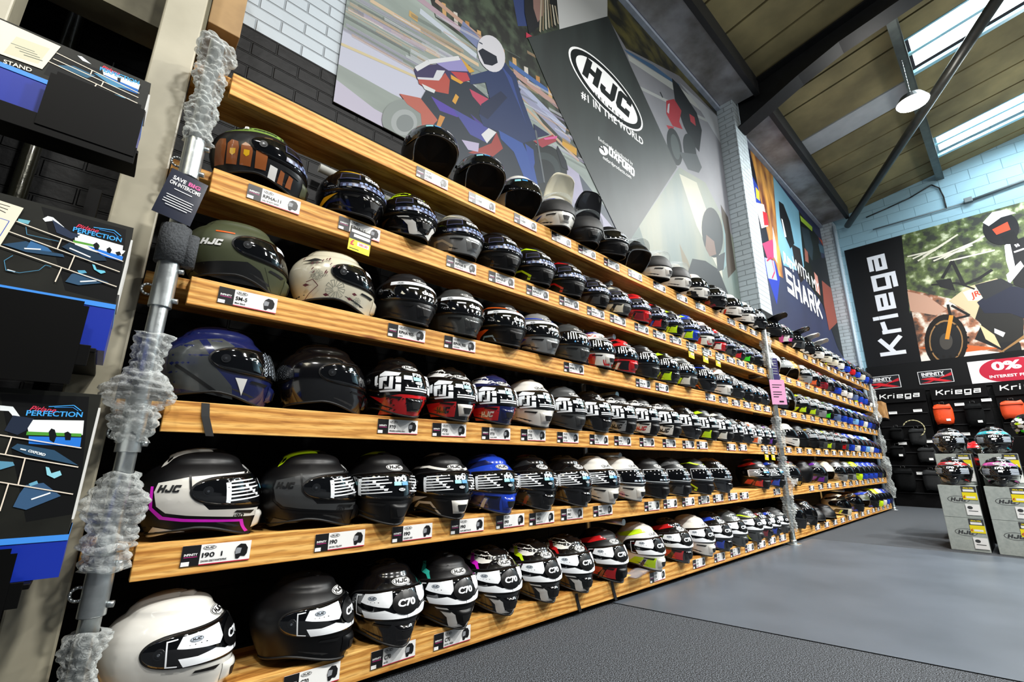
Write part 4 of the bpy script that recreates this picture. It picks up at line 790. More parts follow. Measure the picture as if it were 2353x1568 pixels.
     (5.85, 'W', 'W', 'G', 'plain', 'none', 'round white helmet turned sideways by the middle post', dict(yaw=20, lg=False)), (6.25, 'k', 'k', 'k', 'plain', 'none', 'black helmet behind the round white one', {}), (6.65, 'k', 'A', 'R', 'stripes', 'lines', 'black helmet with yellow and red chequered chin', {}), (7.0, 'G', 'K', 'C', 'jaw', 'lines', 'grey helmet with cream jaw', {}), (7.35, 'G', 'Y', 'K', 'jaw', 'lines', 'grey helmet with a neon brow', {}), (7.7, 'c', 'S', 'K', 'plain', 'lines', 'carbon helmet with clear visor print', {}), (8.05, 'G', 'R', 'K', 'jaw', 'lines', 'grey helmet with red brow', {}), (8.4, 'B', 'W', 'N', 'racing', 'none', 'blue helmet with white patches, fourth shelf far bay', {}), (8.75, 'W', 'B', 'R', 'racing', 'none', 'white helmet with blue and red patches', {}), (9.1, 'B', 'I', 'N', 'racing', 'none', 'blue helmet with pale blue and navy patches', {}), (9.4, 'I', 'Y', 'B', 'racing', 'none', 'pale helmet with yellow and blue patches', {}), (9.7, 'W', 'Y', 'B', 'racing', 'none', 'white helmet with yellow patches', {}), (10.0, 'B', 'N', 'I', 'racing', 'none', 'royal blue helmet with navy patches', {}), (10.25, 'B', 'H', 'W', 'racing', 'none', 'blue helmet with pink and white', {}), (10.46, 'N', 'B', 'I', 'racing', 'none', 'navy and blue helmet at the far end, fourth shelf', {})],
 5: [(.285, 'k', 'w', 'M', 'davan', 'i90', 'black and white helmet with a bright pink curved line', dict(yaw=80, v='W', spoil='w')), (.63, 'k', 'g', 'k', 'davan', 'i90', 'matt black and grey helmet with neon yellow spoiler', dict(yaw=72, spoil='Y')), (.91, 'k', 'k', 'Y', 'plain', 'i90', 'matt black helmet with a neon rear crest', dict(yaw=6, spoil='Y')), (1.22, 'k', 'w', 'W', 'line', 'i90', 'black helmet with white brow and white chin vent', dict(v='W', spoil='w')), (1.5, 'B', 'N', 'W', 'jaw', 'i90', 'metallic blue helmet with dark jaw slashes', {}), (1.79, 'K', 'c', 'F', 'jaw', 'i90', 'gloss black helmet with dark red rear stripe', dict(spoil='F')),
     (2.08, 'K', 'K', 'K', 'plain', 'i90', 'plain black helmet left of the white one', {}), (2.36, 'W', 'W', 'W', 'plain', 'i90', 'white flip-front helmet with black chin vent outline', {}), (2.64, 'W', 'H', 'P', 'floral', 'cs', 'white helmet with pink and purple flower drawing', {}), (2.94, 'k', 'k', 'k', 'plain', 'cs', 'matt black helmet with outlined visor sticker', {}), (3.25, 'k', 'g', 'k', 'jaw', 'cs', 'black helmet with grey jaw panel', {}), (3.62, 'k', 'Y', 'Y', 'slash', 'cs', 'black helmet with wide neon yellow jaw band', {}), (3.96, 'K', 'K', 'K', 'plain', 'cs', 'gloss black helmet before the empty gap', {}),
     (4.9, 'k', 'R', 'F', 'jaw', 'i90', 'black helmet with red jaw and red crest, beyond the gap', dict(yaw=-25, spoil='R')), (5.22, 'k', 'B', 'R', 'jaw', 'i90', 'black helmet with blue and red jaw by the middle post', {}),
     (5.78, 'k', 'D', 'R', 'multi', 'none', 'black helmet with gold crown and red side', {}), (6.3, 'k', 'k', 'k', 'plain', 'none', 'matt black helmet turned with its back out', dict(yaw=120, lg=False)), (6.75, 'g', 'P', 'k', 'jaw', 'none', 'dark helmet with mauve tinted visor', {}), (7.2, 'C', 'C', 'D', 'plain', 'none', 'cream open helmet with gold rim', dict(kind='open', yaw=-60, lg=False)), (7.7, 'S', 'G', 'K', 'plain', 'none', 'silver helmet with large dark goggle visor', {}), (8.15, 'S', 'G', 'Y', 'jaw', 'none', 'silver helmet with yellow paper label', {}), (8.55, 'Y', 'B', 'K', 'racing', 'none', 'neon yellow and blue helmet', {}), (8.9, 'B', 'Y', 'W', 'racing', 'none', 'blue helmet with yellow and white patches', {}), (9.25, 'B', 'W', 'Y', 'racing', 'none', 'blue helmet with a white crown patch', {}), (9.6, 'B', 'H', 'W', 'racing', 'none', 'blue helmet with pink patch, fifth shelf', {}), (9.95, 'N', 'B', 'W', 'racing', 'none', 'navy helmet with white jaw', {}), (10.25, 'V', 'Y', 'W', 'racing', 'none', 'olive helmet with yellow label', {}), (10.46, 'k', 'k', 'k', 'plain', 'none', 'black helmet at the far end, fifth shelf', {})],
 6: [(.27, 'W', 'W', 'W', 'plain', 'c70', 'large gloss pearl white helmet at the near end', dict(yaw=66, v='W')), (.66, 'k', 'k', 'k', 'plain', 'c70', 'matt black helmet right of the large white one', dict(yaw=50)), (.98, 'K', 'K', 'K', 'plain', 'c70', 'gloss black helmet with red price stickers on its visor', dict(yaw=2)), (1.26, 'k', 'k', 'T', 'crown', 'c70', 'black helmet with teal lightning stripe', {}), (1.53, 'K', 'W', 'M', 'crown', 'c70', 'white crowned helmet with magenta lightning stripe', {}), (1.81, 'K', 'W', 'Y', 'crown', 'c70', 'white crowned helmet with neon yellow lightning stripe', {}), (2.08, 'K', 'W', 'R', 'crown', 'c70', 'white crowned helmet with red lightning stripe', dict(strap=True)), (2.4, 'k', 'R', 'F', 'jaw', 'c70', 'matt black helmet with red chin slashes', dict(strap=True)),
     (2.82, 'W', 'Y', 'N', 'jaw', 'c70', 'white, navy and neon yellow helmet', {}), (3.2, 'K', 'R', 'K', 'jaw', 'c70', 'red and black helmet right of the neon one', {}), (3.54, 'W', 'W', 'W', 'plain', 'c70', 'all white helmet, bottom shelf middle', dict(v='W')), (3.86, 'K', 'B', 'N', 'jaw', 'c70', 'black helmet with bright blue jaw', {}), (4.15, 'G', 'k', 'k', 'plain', 'c70', 'gunmetal helmet, bottom shelf', {}), (4.5, 'G', 'Y', 'Y', 'line', 'c70', 'grey helmet with neon chin lines', {}), (4.78, 'K', 'F', 'K', 'jaw', 'c70', 'black helmet with dark red jaw flash', {}), (5.02, 'K', 'B', 'K', 'jaw', 'c70', 'black helmet with blue jaw flash', {}), (5.25, 'g', 'g', 'k', 'plain', 'c70', 'grey helmet beside the middle post', {}),
     (5.72, 'c', 'G', 'K', 'slash', 'none', 'grey ridged helmet right of the middle post', {}), (6.1, 'K', 'W', 'C', 'racing', 'none', 'black helmet spotted with cream dots', {}), (6.5, 'k', 'g', 'k', 'plain', 'none', 'matt black half helmet with grey scroll', dict(kind='half', lg=False, yaw=-60)), (6.95, 'k', 'k', 'k', 'plain', 'none', 'matt black half helmet with small peak', dict(kind='half', lg=False, yaw=-60)), (7.6, 'C', 'K', 'Y', 'jaw', 'none', 'cream and black adventure helmet with grey goggle visor', dict(visor='pk')), (8.3, 'K', 'B', 'W', 'racing', 'none', 'black helmet with blue and white peak', dict(visor='pk')), (8.85, 'V', 'V', 'V', 'plain', 'none', 'olive green round helmet, bottom shelf', dict(kind='open', lg=False, yaw=-60)),
     (9.3, 'K', 'B', 'Y', 'racing', 'none', 'black helmet with blue and yellow labels', {}), (9.6, 'Y', 'W', 'K', 'racing', 'none', 'yellow and white helmet near the far end', {}), (9.9, 'W', 'Y', 'K', 'racing', 'none', 'white helmet with yellow labels', {}), (10.2, 'B', 'Y', 'W', 'racing', 'none', 'blue helmet with yellow label, bottom shelf', {}), (10.46, 'N', 'Y', 'W', 'racing', 'none', 'navy helmet with yellow label at the far end', {})]}
random.seed(11)
for r, L_ in ROWS.items():
    n = 0
    for i, (x, b, a, a2, pat, st, desc, ex) in enumerate(L_):
        far = x > 5.4; n = n + 1
        yaw = ex.get('yaw', yaw_for(x) + random.uniform(-4, 4))
        nb = [abs(x - L_[j][0]) for j in (i - 1, i + 1) if 0 <= j < len(L_)]; gap = min(nb) / 2; sc = 1.0
        if 'yaw' not in ex:
            while half(yaw) > gap and abs(yaw) > 4: yaw *= .9
            sc = max(.80, min(1, gap / half(yaw) / 1.03))
        lab = '%s, %s from left on the %s shelf' % (desc, ORD[i] if i < 21 else ORD[len(L_) - 1 - i] + ' from right end, not', ROWN[r - 1])
        if i >= 21: lab = '%s, %s from the far end of the %s shelf' % (desc, ORD[len(L_) - 1 - i], ROWN[r - 1])
        w_ = lab.split()
        if len(w_) > 16:
            d_ = desc.split(', ')[0]; tail = lab.split(', ')[-1].split(); lab = ' '.join(d_.split()[:16 - len(tail)]).rstrip(',') + ', ' + ' '.join(tail); 
        helmet((x, (.06 if r == 1 else .10), TOP[r - 1] + (0 if r != 0 else 0)), math.radians(yaw), C[b], C[a], C[a2], pat, st, label=lab, group='motorcycle helmets on the %s shelf' % ROWN[r - 1], kind=ex.get('kind', 'full'), visor=ex.get('visor'), lg=ex.get('lg', st != 'none'),
               detail=(1 if far else 2), strap_on=ex.get('strap', False), scale=sc * 1.03, c5=c_(ex.get('c5')), spoil=c_(ex.get('spoil')), ventm=c_(ex['v'][0]) if 'v' in ex else None)
# ---------------------------------------------------------------- price tags on the front boards
TAGM = [PW, PBk, PRd, PW, PGy, PPk, PCr]
def tag_mesh(model, sub, brand=True, short=False, hx='#222', gy=0):
    pr = Print(); W2 = .0925 if not short else .0925
    pr.poly([(-W2, -.029), (-.045, -.029), (-.045, .029), (-W2, .029)], 1); pr.text('INFINITY', -.069, .003, .0065, 3, bold=.03, w=.034); pr.poly([(-.086, -.003), (-.052, -.003), (-.052, -.0045), (-.086, -.0045)], 5)
    pr.poly([(-W2 + .002, -.028), (-.07, -.028), (-.07, -.016), (-W2 + .002, -.016)], 3); pr.poly([(-.045, -.029), (W2, -.029), (W2, -.0262), (-.045, -.0262)], 2)
    pr.oval(-.022, .019, .036, .013, 3, 1); pr.text(model, -.04 + .0045 * len(model), -.001, .0135, 1, bold=.02, w=.009 * len(model)); pr.text(sub, -.04 + .0016 * len(sub), -.018, .0055, 1, bold=.03, w=.0033 * len(sub))
    h = [(.052, -.02), (.048, .0), (.052, .014), (.062, .022), (.076, .02), (.084, .008), (.083, -.008), (.078, -.016), (.066, -.014), (.06, -.022)]; pr.poly(h, 1); pr.poly([(.0505, -.008), (.049, .002), (.053, .011), (.066, .009), (.064, -.006)], 4)
    return pr
TG = {1: ('I100', ['BLACK', 'BLACK', 'WHITE', 'PLAIN']), 2: ('RPHA II', ['JORDAN | WHITE', 'JORDAN | BLACK', 'JORDAN | YELLOW', 'JORDAN | RED']), 3: ('RPHA 70', ['SEMI | TITANIUM', 'MATT', 'GAON', 'BLACK']), 4: ('F70', ['TINO | RED', 'TINO | BLUE', 'PLAIN | WHITE', 'STONE GREY']), 5: ('I90', ['HOLLEN | YELLOW', 'DAVAN | WHITE', 'HOLLEN | RED', 'PLAIN | MATT BLACK']), 6: ('C70', ['MATT BLACK', 'BLACK', 'SILON | GREEN', 'SILON | RED'])}
TX = {1: [1.02, 1.34, 1.67, 1.99, 2.25, 2.53, 2.83, 3.18, 3.55, 3.89, 4.55, 4.83, 5.12], 2: [.34, .68, 1.22, 1.49, 1.77, 2.05, 2.32, 2.57, 2.87, 3.12, 3.37, 3.64, 3.92, 4.19, 4.43, 4.66, 4.90, 5.18], 3: [.31, .94, 1.23, 2.08, 2.84, 3.10, 3.9, 4.16, 4.43, 4.69, 4.95, 5.21], 4: [.93, 1.19, 1.47, 1.73, 2.01, 2.30, 2.55, 2.84, 3.14, 3.43, 3.66, 4.21, 4.46, 5.0, 5.21], 5: [.34, .73, 1.03, 1.31, 1.57, 1.79, 2.03, 2.31, 2.85, 3.09, 3.35, 3.6, 3.85, 4.13, 4.37, 5.18], 6: [.68, .98, 1.25, 2.86, 3.43, 3.77, 4.06, 4.35, 4.62, 4.88, 5.16]}
SPECIAL = {(2, 0): ('RPHA-11', 'CALL OF DUTY GHOST'), (2, 1): ('RPHA-11', 'OTTO MINIONS'), (3, 0): ('SM-5', 'Matt Black'), (3, 1): ('RPHA 90S', 'CARBON'), (3, 2): ('RPHA 90S', 'GLOSS BLACK'), (4, 0): ('F70', 'SPIELBERG REDBULL RING'), (5, 0): ('I90  I', 'DAVAN GREY/WHITE/PINK'), (5, 1): ('I90', 'DAVAN | YELLOW'), (1, 3): ('C80', 'BULT')}
tagmeshes = {}
def price_tag(x, r, model, sub, label, yaw=0):
    k = (model, sub)
    if k not in tagmeshes:
        o = sheet('price_tag', (0, 0, 0), (1, 0, 0), (0, 0, 1), tag_mesh(model, sub), TAGM, size=(.185, .058), thick=.0015, step=.00012); tagmeshes[k] = o.data; bpy.data.objects.remove(o)
    o = bpy.data.objects.new('price_tag', tagmeshes[k]); COL.objects.link(o); o.location = (x, -.0035, FB[r - 1] + .052 + random.uniform(-.003, .004)); o.rotation_euler = (0, random.uniform(-.012, .012), 0)
    tag(o, label, 'price tag', 'price tags on the %s front board' % ROWN[r - 1]); return o
for r, xs_ in TX.items():
    xs2 = list(xs_) + [x for x in np.arange(5.7 if r in (2, 3, 4) else (6.3 if r != 1 else 6.9), 10.5, .36)]
    for i, x in enumerate(xs2):
        m, s_ = SPECIAL.get((r, i), (TG[r][0] if r != 3 or i > 2 else 'RPHA 90S', TG[r][1][i % 4])) if x < 5.4 else (TG[r][0], TG[r][1][0])
        near = i < len(xs_)
        k_ = i if near else i - len(xs_)
        price_tag(float(x), r, m, s_, 'price tag on the %s front board, %s from left in %s bay' % (ROWN[r - 1], ORD[k_], 'near' if near else 'far'))
# yellow sale labels hung under some tags
pr0 = Print(); pr0.poly([(-.048, -.0), (.048, .0), (.048, .052), (-.048, .052)], 1); pr0.poly([(-.042, .032), (.042, .032), (.042, .046), (-.042, .046)], 3); pr0.poly([(-.03, .012), (.042, .012), (.042, .026), (-.03, .026)], 3); pr0.poly([(-.01, -.024), (.042, -.024), (.042, -.006), (-.01, -.006)], 3); pr0.text('£', -.032, -.015, .022, 2, bold=.05); pr0.text('385.00', .016, -.015, .010, 2, w=.038); pr0.poly([(-.042, -.043), (.0, -.043), (.0, -.041), (-.042, -.041)], 1)
for i, (x, r, lb) in enumerate([(.685, 2, 'below the second tag of the second front board'), (3.62, 2, 'leftmost of three together on the second front board'), (3.88, 2, 'middle of three together on the second front board'), (4.13, 2, 'rightmost of three together on the second front board'), (5.02, 4, 'left of two before the middle post, fourth board'), (5.2, 4, 'right of two before the middle post, fourth board')]):
    o = sheet('sale_label', (x, -.006, FB[r - 1] - .003), (.998, 0, -.05), (.05, 0, .998), pr0, [PYl, PBk, PRd, PW], 'yellow and black sale label ' + lb, 'sale label', 'yellow sale labels', size=(.096, .104), thick=.0012, step=.00012)
# ---------------------------------------------------------------- wall banners (flat prints, laid out on their own plane)
class Banner:
    """a printed sheet on a wall; shapes are given as points on the photographed sheet and converted to the sheet's plane"""
    def __init__(s, ax, val): s.ax = ax; s.val = val; s.items = Print(); s.mats = []; s.idx = {}
    def uv(s, px, py):
        p = at(px, py, s.ax, s.val); return (p.x if s.ax == 1 else -p.y, p.z)
    def m(s, col, rough=.45):
        if isinstance(col, bpy.types.Material): k = col.name; mm = col
        elif getattr(s, 'fade', None):
            f, t = s.fade; c = [int(col.strip('#')[i:i + 2], 16) for i in (0, 2, 4)]; k = '#%02x%02x%02x' % tuple(int(a * (1 - f) + b * f) for a, b in zip(c, t)); mm = mat('ink_' + k.strip('#'), k, rough, spec=.2)
        else: k = col; mm = mat('ink_' + col.strip('#'), col, rough, spec=.2)
        if k not in s.idx: s.idx[k] = len(s.mats); s.mats.append(mm)
        return s.idx[k]
    def clip(s, pts):
        if not hasattr(s, 'rect'): return pts
        u0, u1, v0, v1 = s.rect
        for ax, lim, sg in ((0, u0, 1), (0, u1, -1), (1, v0, 1), (1, v1, -1)):
            out = []
            for a, b in zip(pts, pts[1:] + pts[:1]):
                da, db = (a[ax] - lim) * sg, (b[ax] - lim) * sg
                if da >= 0: out.append(a)
                if (da >= 0) != (db >= 0): t = da / (da - db); out.append((a[0] + t * (b[0] - a[0]), a[1] + t * (b[1] - a[1])))
            pts = out
            if len(pts) < 3: return []
        return pts
    def P(s, col, *pts):
        q = s.clip([s.uv(*p) for p in pts])
        if len(q) > 2: s.items.poly(q, s.m(col))
    def U(s, col, pts):
        q = s.clip(list(pts))
        if len(q) > 2: s.items.poly(q, s.m(col))
    def L(s, col, w, *pts):                                             # a painted line w metres wide
        q = [s.uv(*p) for p in pts]
        for (x0, y0), (x1, y1) in zip(q[:-1], q[1:]):
            dx, dy = x1 - x0, y1 - y0; l = math.hypot(dx, dy) or 1; nx, ny = -dy / l * w / 2, dx / l * w / 2
            s.U(col, [(x0 + nx, y0 + ny), (x1 + nx, y1 + ny), (x1 - nx, y1 - ny), (x0 - nx, y0 - ny)])
    def E(s, col, px, py, a, b, rot=0, n=26):
        c, q = math.cos(rot), math.sin(rot); s.P(col, *[(px + x * c - y * q, py + x * q + y * c) for x, y in ellipse(a, b, n)])
    def T(s, st, col, pa, pb, h, bold=.03, shear=0, spacing=1.):        # a line of text from pixel pa to pb along its middle
        (u0, v0), (u1, v1) = s.uv(*pa), s.uv(*pb); wd = math.hypot(u1 - u0, v1 - v0); tv = text2d(st, bold, shear, 1., spacing=spacing)[0]; h = wd / (tv[:, 0].max() - tv[:, 0].min()) * h; s.items.text(st, (u0 + u1) / 2, (v0 + v1) / 2, h, s.m(col), bold=bold, shear=shear, rot=math.atan2(v1 - v0, u1 - u0), spacing=spacing)
    def build(s, name, rect, base, label, cat='banner', thick=.006, step=.0006, group=None, parent=None, loc=None):
        u0, u1, v0, v1 = rect; bm = bmesh.new(); bi = s.m(base); o = []
        if s.ax == 1: f3 = lambda u, v, off: Vector((u, s.val - off, v))
        else: f3 = lambda u, v, off: Vector((s.val - off, -u, v))
        c = [(u0, v0), (u1, v0), (u1, v1), (u0, v1)]; a = [bm.verts.new(f3(u, v, 0)) for u, v in c]; b = [bm.verts.new(f3(u, v, -thick)) for u, v in c]
        fs = [bm.faces.new(a), bm.faces.new(b[::-1])] + [bm.faces.new((a[i], b[i], b[(i + 1) % 4], a[(i + 1) % 4])) for i in range(4)]
        for f in fs: f.material_index = bi
        n = len(s.items.items); st = min(step, .007 / max(n, 1)); lay(bm, s.items, f3, None, st)
        ob = obj(name, bm, s.mats, parent); tag(ob, label, cat, group); return ob
def cloth(name, c0, c1, sc, stretch, mid=None): return noisy(name, c0, c1, sc, .5, .3, .7, stretch=stretch, mid=mid, detail=5)
# --- big helmet banner between the near end and the brick pier
B = Banner(1, .485); B.rect = (.645, 6.23, 2.74, 6.06); B.fade = (.34, (70, 78, 80))
streak = cloth('blurred_street_print', '#525c59', '#98a39d', .9, (.5, 1, 2.4), '#75807b'); treep = noisy('dark_tree_print', '#0b110f', '#3d4a3a', 9, .5, .42, .66, detail=8); roadp = cloth('road_print', '#66667a', '#948fa8', 1.2, (.3, 1, 2)); blurp = cloth('blurred_teal_print', '#566866', '#85856f', .8, (1.6, 1, .4)); hedge = noisy('hedge_print', '#15160b', '#5a5526', 3.5, .5, .4, .68, stretch=(1, 1, 2)); greyroad = cloth('grey_road_print', '#66676e', '#7d7f86', 1, (1, 1, 1))
B.U(streak, [(.645, 2.74), (6.23, 2.74), (6.23, 6.06), (.645, 6.06)])
B.P('#d8d9ee', (765, 55), (765, 140), (900, 215), (1050, 290), (1060, 255), (960, 165), (870, 115))
B.P('#cfc6df', (763, 175), (763, 240), (870, 300), (940, 330), (950, 300), (860, 250))
B.P(treep, (980, -330), (1390, -330), (1395, 420), (1280, 330), (1200, 215), (1120, 130), (1000, 40), (900, -330))
for k in range(13): x = 1015 + 27 * k; y = 5 + 21 * k; B.P(('#e9b06a', '#efe3d6', '#c98743')[k % 3], (x, y), (x + 9, y + 4), (x + 11, y + 34), (x + 2, y + 28))
B.P('#2a3a78', (1120, -330), (1210, -330), (1230, 60), (1190, 60))
for k, (c, w, a, b) in enumerate([('#e8c9a8', .03, (800, 20), (1010, 130)), ('#f0d0a8', .03, (850, 0), (1100, 150)), ('#dfe6f4', .05, (965, 25), (1095, 130)), ('#c9a8b8', .05, (940, -20), (1100, 100)), ('#d9a890', .04, (1000, 0), (1120, 100)), ('#e8d2a0', .02, (770, 95), (985, 190)), ('#c99a90', .06, (1180, 165), (1290, 250)), ('#b8bfe0', .07, (1190, 190), (1300, 300)), ('#d8a878', .025, (1200, 225), (1310, 320)), ('#d8b090', .03, (1210, 250), (1330, 370)), ('#9f9fc0', .08, (1195, 210), (1310, 330)), ('#4468b0', .05, (1170, 145), (1260, 210)), ('#e2b060', .05, (940, 30), (960, 45)), ('#e0a030', .08, (1292, 325), (1325, 350)), ('#7f88b8', .12, (1060, 60), (1110, 110))]): B.L(c, w, a, b)
B.P(roadp, (1240, 330), (1330, 400), (1400, 500), (1440, 560), (1420, 620), (1330, 560), (1290, 520), (1250, 420))
B.P('#3f4654', (1330, 400), (1440, 540), (1450, 575), (1340, 440))
rs = random.Random(4); GH = [mat('streak_ink_' + n_, c, .45, alpha=.3) for n_, c in (('pale', '#d4d8e0'), ('lilac', '#a8a2c0'), ('tan', '#c8a888'), ('slate', '#66706c'))]
for k in range(90):
    x = rs.uniform(770, 1330); y = rs.uniform(-20, 60) + (x - 770) * rs.uniform(.15, .62); l = rs.uniform(40, 170); B.L(GH[k % 4], rs.uniform(.006, .03), (x, y), (x + l, y + l * .56))
# motorcycle and rider
B.E('#8d9591', 925, 275, 48, 46); B.E('#aab0b0', 928, 282, 30, 30); B.E('#7f8686', 930, 284, 20, 20)
B.E('#15191c', 1240, 400, 62, 68, .3); B.E('#2c3436', 1242, 402, 45, 52, .3); B.E('#14181b', 1243, 404, 32, 38, .3)
B.P('#1a2230', (1000, 170), (1080, 190), (1150, 250), (1230, 330), (1250, 420), (1150, 440), (1060, 400), (1000, 330), (960, 240)); B.P('#4b34a8', (990, 222), (1065, 265), (1050, 270), (1010, 255)); B.P('#3a2c8a', (1080, 262), (1125, 300), (1110, 305)); B.P('#3c3f9a', (1040, 250), (1130, 300), (1120, 330), (1080, 310))
B.P('#2d2350', (950, 160), (985, 150), (1035, 145), (1078, 150), (1083, 185), (1020, 180), (958, 183)); B.P('#e8e6ee', (958, 178), (995, 180), (1003, 162), (1022, 163), (1010, 186), (960, 184)); B.P('#c24437', (960, 183), (1008, 186), (1022, 168), (1033, 185), (1030, 217), (985, 208), (962, 193)); B.P('#c9343c', (1035, 165), (1072, 168), (1080, 185), (1060, 190)); B.P('#9d93d6', (1000, 145), (1060, 133), (1075, 165), (1030, 163)); B.P('#e6a830', (1055, 130), (1090, 165), (1078, 168)); B.P('#f0a428', (1035, 172), (1064, 190), (1058, 194), (1036, 182)); B.P('#eef0f2', (968, 193), (1000, 208), (997, 215), (975, 206)); B.L('#f4f2f6', .03, (955, 160), (985, 143), (1055, 134))
B.P('#c65a48', (917, 216), (965, 226), (1000, 270), (1005, 277), (985, 298), (970, 300), (966, 262), (935, 240)); B.P('#d98a32', (1010, 265), (1022, 270), (1010, 296), (1000, 296)); B.P('#c93a58', (1078, 205), (1125, 230), (1105, 245), (1085, 222)); B.P('#c4403a', (1130, 262), (1165, 275), (1140, 280)); B.L('#e8a030', .03, (1050, 220), (1042, 237))
B.P('#f2f0f2', (1105, 310), (1122, 295), (1140, 305), (1118, 330)); B.P('#a3322c', (1128, 330), (1140, 305), (1155, 342), (1130, 362), (1075, 352)); B.P('#c6b8dc', (1060, 322), (1100, 330), (1098, 350), (1075, 345))
B.P('#1c2a58', (1078, 175), (1130, 160), (1160, 145), (1185, 175), (1195, 215), (1215, 270), (1235, 320), (1200, 330), (1150, 305), (1110, 290), (1100, 265), (1125, 230), (1115, 190), (1080, 195)); B.P('#141c3c', (1105, 240), (1150, 210), (1165, 225), (1120, 275), (1100, 262)); B.P('#2b3f8a', (1150, 150), (1175, 180), (1190, 230), (1210, 290), (1195, 250), (1165, 180)); B.P('#2848a0', (1145, 300), (1200, 330), (1225, 380), (1235, 425), (1210, 425), (1180, 350), (1150, 320)); B.P('#27439c', (1205, 330), (1225, 345), (1228, 375), (1222, 400))
B.E('#f0ecf4', 1128, 124, 30, 44, -.35); B.P('#0e1220', (1098, 118), (1108, 112), (1140, 130), (1143, 145), (1130, 152), (1112, 148)); B.L('#33384a', .012, (1100, 98), (1108, 102)); B.P('#a8303c', (1225, 325), (1270, 310), (1278, 325), (1245, 340)); B.P('#e85aa0', (1248, 318), (1280, 313), (1278, 319), (1252, 322)); B.P('#1c2244', (1225, 285), (1262, 310), (1230, 318)); B.P('#10141c', (1280, 335), (1300, 370), (1305, 392), (1290, 385), (1278, 345)); B.L('#5a6068', .02, (1230, 300), (1250, 420))
# woman's face print at the top
B.P('#f0f0ee', (1250, -330), (1395, -330), (1397, 40), (1285, 70)); B.P('#141318', (1195, -330), (1250, -330), (1240, 60), (1215, 80), (1205, 30)); B.P('#a2746a', (1212, -330), (1245, -330), (1250, 30), (1235, 52), (1225, 20))
for k in range(7): B.L(('#c9b79a', '#8f7a5c', '#e4d8c0')[k % 3], .02, (1244 + 4 * k, -20), (1240 + 7 * k, 74 - 3 * k))
B.P('#0d0d10', (1245, -330), (1290, -330), (1278, 15), (1262, 10)); B.P('#d62a48', (1208, 75), (1222, 84), (1208, 88))
# right part: road with red motorcycle, then blurred woman in a helmet
B.P(greyroad, (1385, -330), (1700, -330), (1720, 560), (1700, 760), (1420, 560)); B.P(hedge, (1395, -330), (1640, 240), (1655, 275), (1560, 175), (1438, 112), (1395, 40)); B.P('#3f6a9c', (1432, 113), (1500, 150), (1560, 195), (1560, 200), (1440, 122)); B.P('#d9dcd8', (1440, 125), (1560, 200), (1650, 275), (1655, 290), (1550, 210), (1445, 140)); B.P('#c8cac8', (1468, 198), (1655, 290), (1655, 296), (1470, 206)); B.P('#c9ccd4', (1560, 190), (1655, 275), (1655, 330), (1600, 240))
B.P(blurp, (1440, 560), (1560, 385), (1620, 420), (1690, 560), (1705, 700), (1690, 760), (1560, 640)); B.P('#5f7069', (1425, 500), (1455, 480), (1480, 560), (1500, 620), (1460, 600)); B.P('#bfe0dc', (1428, 520), (1440, 505), (1445, 545), (1430, 550)); B.P('#e9e4cc', (1560, 400), (1600, 420), (1650, 560), (1660, 640), (1600, 520)); B.P('#3a2c20', (1655, 470), (1672, 500), (1690, 620), (1672, 640)); B.P('#8f8064', (1560, 560), (1580, 600), (1600, 660), (1570, 620))
B.P('#101418', (1543, 180), (1558, 195), (1600, 260), (1612, 300), (1606, 350), (1590, 330), (1570, 290), (1550, 230)); B.P('#b8202c', (1530, 232), (1548, 228), (1565, 255), (1560, 280), (1568, 298), (1545, 290), (1530, 262)); B.P('#c22a34', (1583, 262), (1595, 270), (1598, 290), (1586, 280)); B.P('#c42a38', (1530, 288), (1548, 292), (1545, 300), (1535, 297)); B.P('#d8dce8', (1534, 240), (1538, 238), (1536, 262), (1532, 258)); B.E('#23282a', 1549, 338, 16, 44, -.2); B.E('#4c5354', 1551, 338, 9, 30, -.2); B.E('#1a2024', 1584, 345, 14, 38, -.2); B.P('#4a4f54', (1560, 350), (1600, 355), (1612, 385), (1605, 398), (1580, 390)); B.L('#101418', .03, (1516, 212), (1522, 225))
B.E('#2c2e30', 1636, 535, 24, 58, -.1); B.P('#8d6a5c', (1622, 540), (1640, 555), (1645, 585), (1630, 590), (1620, 570)); B.P('#1b1c20', (1575, 640), (1590, 595), (1620, 600), (1650, 620), (1690, 720), (1690, 770), (1560, 700)); B.P('#8fb0b4', (1658, 500), (1666, 540), (1668, 610), (1660, 625), (1664, 560)); B.P('#3a3c40', (1645, 590), (1665, 580), (1662, 620), (1648, 625)); B.P('#46504c', (1350, 560), (1420, 560), (1440, 620), (1400, 600))
# black logo panel
B.fade = None
BLKP = cloth('black_cloth_print', '#12181a', '#2b3434', 1.1, (2, 1, .6)); B.P(BLKP, (1212, 88), (1396, 38), (1555, 385), (1500, 470), (1436, 570), (1330, 350), (1255, 190))
u0, v0 = B.uv(1315, 130); u1, v1 = B.uv(1483, 292); um, vm_ = B.uv(1398, 211); rt = math.atan2(v1 - v0, u1 - u0); wl = math.hypot(u1 - u0, v1 - v0)
for k, (sc_, c) in enumerate(((1, '#f2f4f4'), (.955, '#171d1f'), (.83, '#f2f4f4'))): B.items.poly([(um + x * math.cos(rt) - y * math.sin(rt), vm_ + x * math.sin(rt) + y * math.cos(rt)) for x, y in ellipse(wl / 2 * sc_, wl * .232 * sc_ * (1 if k == 0 else (.985 if k == 1 else .93)), 48)], B.m(c))
B.items.text('HJC', um, vm_ + .035, wl * .215, B.m('#171d1f'), bold=.075, shear=.38, w=wl * .68, rot=rt); B.items.text('H E L M E T S', um, vm_ - wl * .155, wl * .028, B.m('#171d1f'), bold=.02, w=wl * .4, rot=rt)
